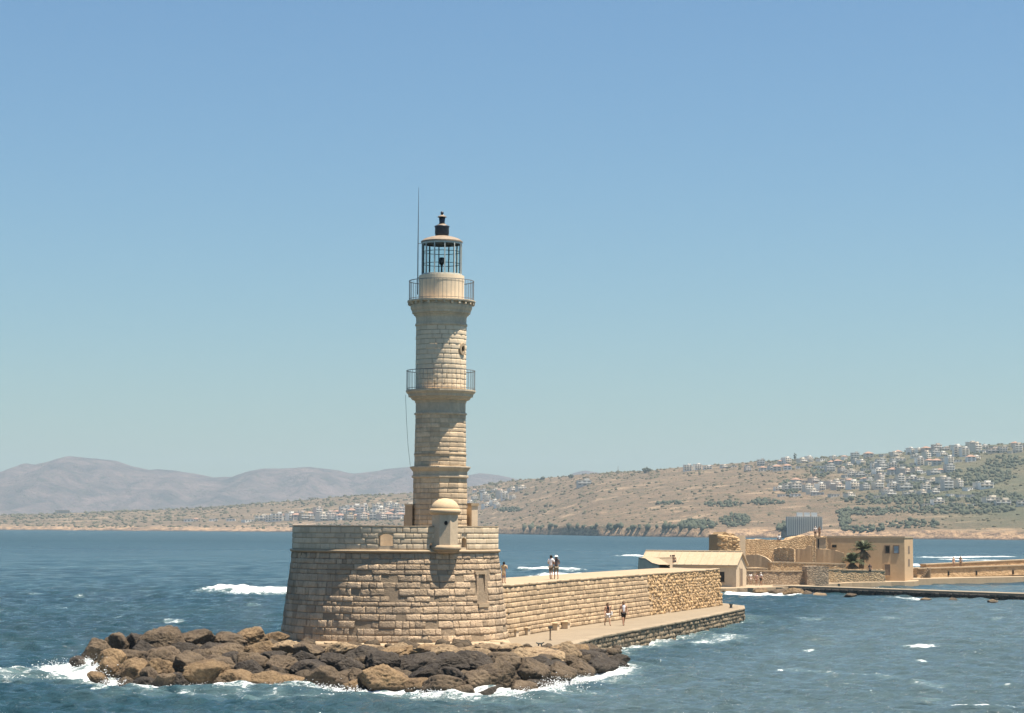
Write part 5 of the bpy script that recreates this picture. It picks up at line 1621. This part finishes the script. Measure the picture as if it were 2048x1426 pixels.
st = th.part('stair', MB(), M['coping'])
for k in range(6):
    p_ = XY(1842 + 2.6 * k, 340.4)
    sub(st, 'step', MB().box((p_[0], p_[1] - 0.9, qz), 0.34, 1.4, 0.25 * (k + 1)), M['coping'])
mf = path_px([(1545, 1171), (1600, 1172.5), (1700, 1175.5), (1800, 1179), (1900, 1182.5), (2048, 1187.5), (2300, 1196)], 0.85)
mbk = [(x + 1.0, y + 4.2) for x, y in mf][::-1]
tag(put('low_mole', MB().prism(mf + mbk, -1.2, 0.85).mesh('low_mole'), M['paving']), kind='structure')
mp = Path(mf)
items = []
for (z, h) in courses(-0.5, 0.62, 0.36, rr, 0.2):
    s = 0
    while s < mp.L:
        w = rr.uniform(0.5, 1.4)
        p_, t_ = mp.at(s + w / 2)
        o_ = Vector((t_.y, -t_.x, 0))
        if o_.y > 0: o_ = -o_
        items.append((p_ + o_ * rr.uniform(-0.05, 0.12) + Vector((0, 0, z + h / 2)), t_, Vector((0, 0, 1)), o_, w, h, 0.34, 1))
        s += w
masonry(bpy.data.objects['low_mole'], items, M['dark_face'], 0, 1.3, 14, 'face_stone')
r = random.Random(99)
fr_list = [(1560, 1190, 40, 14, D_), (1590, 1192, 44, 16, T_), (1612, 1192, 30, 12, D_), (1640, 1194, 26, 9, P_), (1700, 1195, 24, 8, D_), (1838, 1191, 16, 10, P_), (1850, 1202, 22, 6, P_), (1905, 1203, 26, 7, D_), (1985, 1205, 26, 7, P_), (1455, 1190, 30, 10, T_), (1480, 1188, 36, 10, D_), (1520, 1189, 40, 10, T_)]
for i, e in enumerate(sorted(fr_list)):
    px, py, w, h, tint = e
    p_ = atZ(px, py, 0.0)
    s = p_.y / F
    o = bpy.data.objects.new('boulder', ROCKS[r.randrange(len(ROCKS))]); COL.objects.link(o)
    o.scale = (w * s * 0.55, w * s * 0.4, h * s * 0.75); o.location = (p_.x, p_.y + 0.3, h * s * 0.3)
    o.rotation_euler = (r.uniform(-.2, .2), r.uniform(-.2, .2), r.uniform(-.4, .4))
    o.color = tint
    tag(o, f"{tint_word[tint]} rock in the surf below the harbour island, {ordinal(i)} from the left", 'rock', 'rocks in the surf below the harbour island')
# people on the island
person('person in white standing by the shed gable, left of three', atZ(1490, 1170, IG), R_(40), 1.7, (0.7, 0.69, 0.66), (0.25, 0.2, 0.16), (0.02, 0.015, 0.01), arms='front')
person('person in a pale pink top by the shed, middle of three', atZ(1513, 1171, IG), R_(-30), 1.6, (0.62, 0.42, 0.36), (0.4, 0.26, 0.2), (0.2, 0.12, 0.07))
person('person in a white shirt and black shorts right of the group by the shed', atZ(1522, 1171, IG), R_(-70), 1.78, (0.8, 0.8, 0.8), (0.02, 0.02, 0.02), (0.5, 0.45, 0.4), stride=0.2)
person('person in white at the landing beside the shed corner', atZ(1501, 1170, IG), R_(20), 1.65, (0.75, 0.75, 0.73), (0.5, 0.42, 0.35), (0.03, 0.02, 0.015))
zr_ = Zat(1632, 1074, 323)
person('person in white shirt and dark trousers on the island rampart, left of two', Vector((*XY(1631, 323.2), zr_ - 0.12)), R_(10), 1.7, (0.75, 0.7, 0.66), (0.05, 0.04, 0.04), (0.5, 0.4, 0.3), long_legs=True)
person('person in brown standing on the island rampart, right of two', Vector((*XY(1639, 323.2), zr_ - 0.12)), R_(-40), 1.68, (0.30, 0.18, 0.11), (0.25, 0.16, 0.1), (0.06, 0.04, 0.02), long_legs=True)
person('person with dark hair and white shirt sitting on the rampart top', Vector((*XY(1558.5, 323), Zat(1558, 1080.5, 323))), R_(180), 1.75, (0.8, 0.8, 0.8), (0.1, 0.1, 0.12), (0.01, 0.01, 0.01), sit=True)
for (px, lab, sh) in ((1309, 'person in black sitting on the spur coping, left of three', (0.02, 0.02, 0.02)), (1319, 'person in brown sitting on the spur coping, middle of three', (0.14, 0.09, 0.06)), (1327, 'person in tan sitting on the spur coping, right of three', (0.4, 0.28, 0.18))):
    sC2 = sC + Vector((3.5, 7, 0))
    pp = sC2 + (Vector((*XY(1345, 268), 0)) - sC2) * ((px - 1296) / 38)
    person(lab, Vector((pp.x + 0.3, pp.y - 0.9, WZ - 0.35)), R_(200), 1.7, sh, (0.1, 0.09, 0.09), (0.03, 0.02, 0.015), sit=True)
person('person in dark clothes standing by the garden wall before the house', atY(1740, 1152, 304), R_(0), 1.72, (0.10, 0.07, 0.06), (0.03, 0.03, 0.03), (0.25, 0.15, 0.1))
person('person in beige standing at the lit breakwater, left of two', Vector((*XY(1907, 347.2), Zat(1907, 1134.5, 347.2))), R_(30), 1.65, (0.6, 0.45, 0.34), (0.5, 0.36, 0.26), (0.4, 0.3, 0.2))
person('person in brown standing at the lit breakwater, right of two', Vector((*XY(1921, 348.2), Zat(1921, 1134, 348.2))), R_(-20), 1.72, (0.26, 0.17, 0.1), (0.2, 0.13, 0.08), (0.5, 0.42, 0.36), long_legs=True)
# ------------------------------------------------------------------ hillside town
HW = {'white': (0.80, 0.77, 0.71), 'cream': (0.66, 0.58, 0.47), 'grey': (0.46, 0.45, 0.42), 'pinkish': (0.56, 0.45, 0.37), 'ochre': (0.48, 0.35, 0.2)}
HM_ = {k: flat_mat('house_' + k, v, 0.9, 0.12, 0.3) for k, v in HW.items()}
M['tile'] = flat_mat('roof_tile', (0.30, 0.185, 0.135), 0.9, 0.2, 0.3)
M['slab'] = flat_mat('roof_slab', (0.50, 0.46, 0.40), 0.9, 0.2, 0.3)
M['hwin'] = flat_mat('house_window', (0.17, 0.16, 0.15), 0.5, 0.2, 0.3)
PROTO = {}
def house_proto(col, kind):
    """parts as meshes around the origin: list of (name, mesh, offset)"""
    if (col, kind) in PROTO: return PROTO[(col, kind)]
    out = []
    floors, w, d, hip = {'villa': (2, 12, 9, True), 'block': (3, 13, 10, False), 'low': (1, 14, 9, False), 'terrace': (2, 17, 9, False), 'tall': (4, 12, 10, False), 'cottage': (1, 9, 8, True)}[kind]
    H = floors * 3.1
    mb = MB().box((0, 0, -4), w, d, H + 4)
    if kind in ('block', 'terrace', 'tall'):
        mb.box((w * 0.2, 0.5, H), w * 0.35, d * 0.5, 2.4)
    me = mb.mesh('wall'); me.materials.append(HM_[col]); out.append(('wall', me, (0, 0, 0)))
    if hip:
        mb = MB(); e = 0.7; zr = H + 2.6
        mb.add([(-w / 2 - e, -d / 2 - e, H + .02), (w / 2 + e, -d / 2 - e, H + .02), (w / 2 + e, d / 2 + e, H + .02), (-w / 2 - e, d / 2 + e, H + .02), (-w / 2 + d / 2, 0, zr), (w / 2 - d / 2, 0, zr)],
               [(0, 1, 5, 4), (2, 3, 4, 5), (1, 2, 5), (3, 0, 4), (3, 2, 1, 0)])
        me = mb.mesh('roof'); me.materials.append(M['tile'])
    else:
        me = MB().box((0, 0, H + 0.02), w + 0.9, d + 0.9, 0.35).mesh('roof') if kind != 'low' else MB().box((0, 0, H + 0.02), w + 0.5, d + 0.5, 0.3).mesh('roof')
        me.materials.append(M['slab'])
    out.append(('roof', me, (0, 0, 0)))
    nb = 2 if w < 13 else 3
    wm = MB().box((0, 0, 0), w / nb * 0.55, 0.3, 1.7).mesh('window'); wm.materials.append(M['hwin'])
    bmh = MB().box((0, 0, 0), w * 0.92, 1.5, 0.9).mesh('balcony'); bmh.materials.append(HM_['white' if col != 'white' else 'cream'])
    for f in range(floors):
        for k in range(nb):
            out.append(('window', wm, (-w / 2 + w * (k + 0.5) / nb, -d / 2 - 0.05, f * 3.1 + 0.8)))
        if f > 0 and kind in ('block', 'terrace', 'tall'):
            out.append(('balcony', bmh, (0, -d / 2 - 0.75, f * 3.1 - 0.15)))
    PROTO[(col, kind)] = out
    return out
houses = []
def house(px, py, col, kind, sc=1.0, rz=None, label=None, group=None):
    p_ = hit(px, py)
    if p_ is None: return None
    e = bpy.data.objects.new('house', None); COL.objects.link(e)
    e.location = p_; e.scale = (sc,) * 3
    e.rotation_euler.z = rz if rz is not None else rh.uniform(-0.1, 0.9)
    for (nm, me, off) in house_proto(col, kind):
        o = bpy.data.objects.new(nm, me); COL.objects.link(o); o.parent = e; o.location = off
    tag(e, label, 'house', group)
    houses.append((px, py))
    return e
rh = random.Random(17)
kind_word = {'villa': 'tile-roofed', 'block': 'three-storey flat-roofed', 'low': 'single-storey flat-roofed', 'terrace': 'wide flat-roofed', 'tall': 'four-storey flat-roofed', 'cottage': 'small tile-roofed'}
def skyl(px): return float(np.interp(px, L_PX, L_PY))
# rows on the right-hand hill: (name of the row, list of pixel columns, function of py)
def row(nm, grp, p0, p1, step, fy, kinds, cols, jy=3.5, sc=(0.62, 0.95)):
    pl = []
    x = p0
    while x < p1:
        pl.append((x + rh.uniform(-0.3, 0.3) * step, rh.uniform(-jy, jy), rh.choice(kinds), rh.choice(cols))); x += step * rh.uniform(0.75, 1.35)
    pl.sort()
    for i, (px, dy, kd, cl) in enumerate(pl):
        house(px, fy(px) + dy, cl, kd, rh.uniform(*sc), None, f"{cl} {kind_word[kd]} house, {ordinal(i)} from left {nm}", grp)
A_ = ['block', 'low', 'villa', 'terrace', 'terrace', 'low', 'block', 'tall']
Cc = ['white', 'cream', 'white', 'grey', 'pinkish', 'cream']
G1 = 'houses of the hillside town on the right'
row('along the right skyline', G1, 1375, 2046, 20, lambda x: skyl(x) + 6, ['villa', 'low', 'block', 'terrace'], Cc, 1.0)
row('in the row below the right skyline', G1, 1500, 2046, 19, lambda x: skyl(x) + 17, A_, Cc)
row('in the third row of the hill town', G1, 1640, 1960, 17, lambda x: skyl(x) + 31, A_, Cc)
row('in the fourth row of the hill town', G1, 1690, 1905, 16, lambda x: 952 + (x - 1690) * -0.03, A_, Cc)
row('in the fifth row of the hill town', G1, 1590, 1900, 17, lambda x: 968 + (x - 1590) * -0.01, A_, Cc)
row('in the sixth row of the hill town', G1, 1560, 1980, 19, lambda x: 981 + 2 * math.sin(x / 40), ['block', 'terrace', 'low', 'tall'], Cc)
row('in the lowest row of the hill town', G1, 1560, 1980, 27, lambda x: 993 + 3 * math.sin(x / 30), ['terrace', 'low', 'block'], ['white', 'cream', 'grey'])
row('on the lower right slope', G1, 1850, 2046, 34, lambda x: 1010 + 2 * math.sin(x / 30), ['low', 'terrace'], ['white', 'cream'])
G2 = 'houses behind the lighthouse foot'
row('in the upper cluster right of the tower foot', G2, 950, 1046, 17, lambda x: 984 + (x - 950) * -0.02, ['block', 'terrace', 'villa'], ['white', 'cream', 'grey'])
row('in the middle cluster right of the tower foot', G2, 944, 1030, 16, lambda x: 999, ['block', 'terrace', 'tall'], ['white', 'cream', 'white'])
row('in the lowest cluster right of the tower foot', G2, 944, 1012, 16, lambda x: 1013, ['block', 'terrace'], ['white', 'cream'])
G3 = 'houses of the shore village left of the tower'
row('in the front row of the shore village', G3, 520, 815, 14, lambda x: 1042 + (x - 520) * -0.012, ['block', 'terrace', 'villa', 'block'], ['white', 'cream', 'pinkish', 'white', 'ochre'], 1.5, (0.95, 1.3))
row('in the second row of the shore village', G3, 600, 815, 16, lambda x: 1033 + (x - 600) * -0.02, ['block', 'terrace', 'villa', 'tall'], ['white', 'cream', 'pinkish', 'grey'], 1.5, (0.95, 1.3))
row('in the back row of the shore village', G3, 690, 815, 19, lambda x: 1023 + (x - 690) * -0.05, ['block', 'terrace'], ['white', 'grey', 'cream'], 1.5, (0.95, 1.3))
G4 = 'white buildings on the left headland'
row('in the white cluster at the far left', G4, 12, 76, 15, lambda x: 1028, ['terrace', 'block', 'low'], ['white'], 0.6, (1.2, 1.6))
row('scattered along the left shore', G4, 395, 500, 26, lambda x: 1043, ['low', 'cottage'], ['white', 'cream'], 1.0, (1.0, 1.3))
for i, (px, py, cl, kd, lab) in enumerate([(1168, 972, 'grey', 'terrace', 'lone grey house halfway up the bare hill'), (165, 1024, 'ochre', 'low', 'small brown building beside the colonnade on the left headland'), (200, 1021, 'cream', 'low', 'lone flat cream house on the left headland ridge'), (378, 1043, 'white', 'low', 'long white roof on the left cliff'), (535, 1004, 'white', 'low', 'tiny white house on the ridge left of the tower'), (625, 999, 'cream', 'low', 'cream house on the ridge above the shore village')]):
    house(px, py, cl, kd, 1.2, 0.1, lab)
# unfinished colonnade on the left headland
p_ = hit(125, 1027)
th = Thing('concrete_frame', p_, 'open concrete frame of an unfinished building on the left headland', 'building')
th.part('roof_slab', MB().box((p_.x, p_.y, p_.z + 6.2), 32, 10, 0.8), M['slab'])
th.part('floor_slab', MB().box((p_.x, p_.y, p_.z - 3), 32, 10, 3.2), M['slab'])
for k in range(9):
    th.part('column', MB().box((p_.x - 15.5 + k * 3.87, p_.y - 4.5, p_.z + 0.2), 0.8, 0.8, 6.0), M['slab'])
th.part('back_wall', MB().box((p_.x, p_.y + 3, p_.z + 0.2), 31, 0.4, 6.0), HM_['grey'])
# ribbed hall on the shore behind the rampart
p_ = hit(1610, 1068)
s = p_.y / F
M['hallback'] = flat_mat('hall_glazing', (0.27, 0.26, 0.235), 0.6)
th = Thing('ribbed_hall', p_, 'tall grey hall with close vertical ribs on the far shore above the rampart', 'building')
wd, hh = 68 * s, 37 * s
th.part('wall', MB().box((p_.x, p_.y + 8, p_.z - 4), wd, 14, hh + 2), M['hallback'])
M_rib = flat_mat('rib_concrete', (0.50, 0.47, 0.42), 0.9)
rm = MB().box((0, 0, 0), 0.7, 0.9, hh).mesh('rib'); rm.materials.append(M_rib)
for k in range(17):
    o = put('rib', rm, None, th.e, th.loc); o.location = (p_.x - wd / 2 + wd * k / 16, p_.y + 0.4, p_.z - 2)
for k in range(3):
    th.part('roof_box', MB().box((p_.x - 4 + k * 6.5, p_.y + 6, p_.z + hh - 1.9), 5, 5, 3.6), M['white'])
# mast on the ridge
p_ = hit(1236, 948.5) or hit(1236, 950)
th = Thing('mast', p_, 'thin lattice mast on the bare ridge', 'mast')
s = p_.y / F
for q in range(3):
    a = q * 2.094
    th.part('leg', MB().tube([(p_.x + 1.1 * math.cos(a), p_.y + 1.1 * math.sin(a), p_.z - 1), (p_.x + 0.15 * math.cos(a), p_.y + 0.15 * math.sin(a), p_.z + 17 * s)], [0.22, 0.12], 4), M['rail'])
for q in range(6):
    k = (q + 0.5) / 6
    th.part('brace', MB().lathe(p_, [(1.1 - 0.95 * k, p_.z + 17 * s * k), (1.1 - 0.95 * k, p_.z + 17 * s * k + 0.25)], 3), M['rail'])

# ------------------------------------------------------------------ far vegetation
def leaf_mat(name, a, b):
    t = NT(name)
    p = t.pos()
    c = t.mix(t.rng(t.noise(p, 0.12, 4, 0.6), 0.3, 0.7), a, b)
    return t.fin(c, 0.9, None, 0.1)
M['scrub'] = leaf_mat('scrub', (0.075, 0.075, 0.045), (0.12, 0.105, 0.06))
M['wood_leaf'] = leaf_mat('far_foliage', (0.05, 0.062, 0.045), (0.085, 0.092, 0.062))
bm = bmesh.new(); bmesh.ops.create_icosphere(bm, subdivisions=1, radius=1.0)
JV = np.array([v.co[:] for v in bm.verts]); JF = np.array([[v.index for v in f.verts] for f in bm.faces]); bm.free()
def clumps(pts, name, label, mat, cat):
    Vs, Fs, off = [], [], 0
    g_ = np.random.default_rng(len(pts))
    for (x, y, z, s, k) in pts:
        v = JV * (1 + 0.33 * g_.standard_normal((len(JV), 1))) * np.array([s, s, s * k]) + np.array([x, y, z + s * k * 0.45])
        Vs.append(v); Fs.append(JF + off); off += len(JV)
    o = put(name, np_mesh(name, np.concatenate(Vs), np.concatenate(Fs)), mat)
    tag(o, label, cat, kind='stuff')
g_ = np.random.default_rng(31)
pts = []
N = 15000
px = g_.uniform(-150, 2200, N); u = g_.random(N) ** 0.8
sI = np.interp(px, S_PX, S_D); dI = np.interp(px, DR_PX, DR_D)
Y = sI + 20 + u * (dI - sI - 20); X = (px - 1024) / F * Y
Z = land_h(X, Y)
dens = 0.5 + 0.5 * wob(X, Y, 0.02, 41)
for i in range(N):
    if g_.random() < 1.3 * np.clip(dens[i], 0, 1) ** 1.6 + 0.12:
        pts.append((X[i], Y[i], Z[i] - 0.3, (0.6 + 1.9 * g_.random() ** 2.2) * (Y[i] / 2600), g_.uniform(0.5, 0.8)))
clumps(pts, 'hillside_scrub', 'dry olive scrub dotted over the far hillsides', M['scrub'], 'scrub')
pts = []
def wood(cx, cy, rx, ry, n, smin=0.8, smax=2.5, kk=(0.7, 1.2)):
    for q in range(int(n * 2.6)):
        a = g_.random() * 6.283; rr_ = math.sqrt(g_.random())
        p_ = hit(cx + rx * rr_ * math.cos(a), cy + ry * rr_ * math.sin(a))
        if p_ is None: continue
        pts.append((p_.x, p_.y, p_.z, g_.uniform(smin, smax), g_.uniform(*kk)))
for px in np.arange(1050, 1425, 4.0):                      # belt of trees above the shore
    p_ = hit(px + g_.uniform(-2, 2), 1058 + g_.uniform(-4, 3) + (px - 1050) * 0.004)
    if p_ is not None and g_.random() < 0.55: pts.append((p_.x, p_.y, p_.z, g_.uniform(1.6, 3.6), g_.uniform(0.8, 1.5)))
for w_ in [(1395, 1050, 40, 8, 60), (1470, 1042, 30, 12, 50), (1580, 975, 22, 14, 60), (1640, 945, 18, 12, 30), (1720, 965, 40, 8, 40), (1800, 1000, 120, 10, 110), (1900, 1020, 130, 9, 120), (1990, 1000, 60, 16, 90), (1960, 955, 70, 18, 110), (1850, 975, 80, 8, 50), (2010, 925, 40, 12, 50), (1780, 945, 60, 20, 60), (1690, 1040, 10, 22, 40), (1730, 1025, 60, 7, 60), (1570, 1055, 18, 10, 30), (1450, 1010, 40, 5, 25), (1530, 1005, 40, 6, 30), (1900, 905, 100, 8, 40), (1700, 930, 60, 10, 40), (1020, 1020, 25, 4, 25), (980, 990, 30, 8, 30), (700, 1038, 90, 5, 40), (770, 1020, 40, 6, 30), (1340, 1008, 30, 3, 14), (1730, 1060, 40, 6, 20), (1820, 1050, 60, 8, 30)]:
    wood(*w_)
clumps(pts, 'far_trees', 'dark green groves scattered through the far hillside town and shore', M['wood_leaf'], 'trees')
def far_tree(px, py, r_, h_, label, cyp=False):
    p_ = hit(px, py)
    if p_ is None: return
    s = p_.y / F
    th = Thing('tree', p_, label, 'tree', 'single trees on the far ridge')
    th.part('trunk', MB().tube([(p_.x, p_.y, p_.z - 0.5), (p_.x, p_.y, p_.z + h_ * s * 0.5)], [0.35, 0.2], 5), M['trunk'])
    Vs, Fs, off = [], [], 0
    for q in range(26):
        d_ = g_.standard_normal(3); d_ /= np.linalg.norm(d_)
        c = np.array([p_.x, p_.y, p_.z + h_ * s * 0.6]) + d_ * np.array([r_, r_, h_ * 0.36]) * s * g_.random() ** 0.4
        Vs.append(JV * (1 + 0.25 * g_.standard_normal((len(JV), 1))) * r_ * s * g_.uniform(0.25, 0.45) + c); Fs.append(JF + off); off += len(JV)
    th.part('crown', np_mesh('crown', np.concatenate(Vs), np.concatenate(Fs)), M['wood_leaf'])
far_tree(1085, 961, 5, 8, 'lone round tree on the bare ridge, left of three')
far_tree(1142, 957, 5, 8, 'lone round tree on the bare ridge, middle of three')
far_tree(1293, 946, 8, 10, 'larger round tree on the bare ridge, right of three')
far_tree(1590, 921, 3, 17, 'tall narrow conifer on the right skyline')
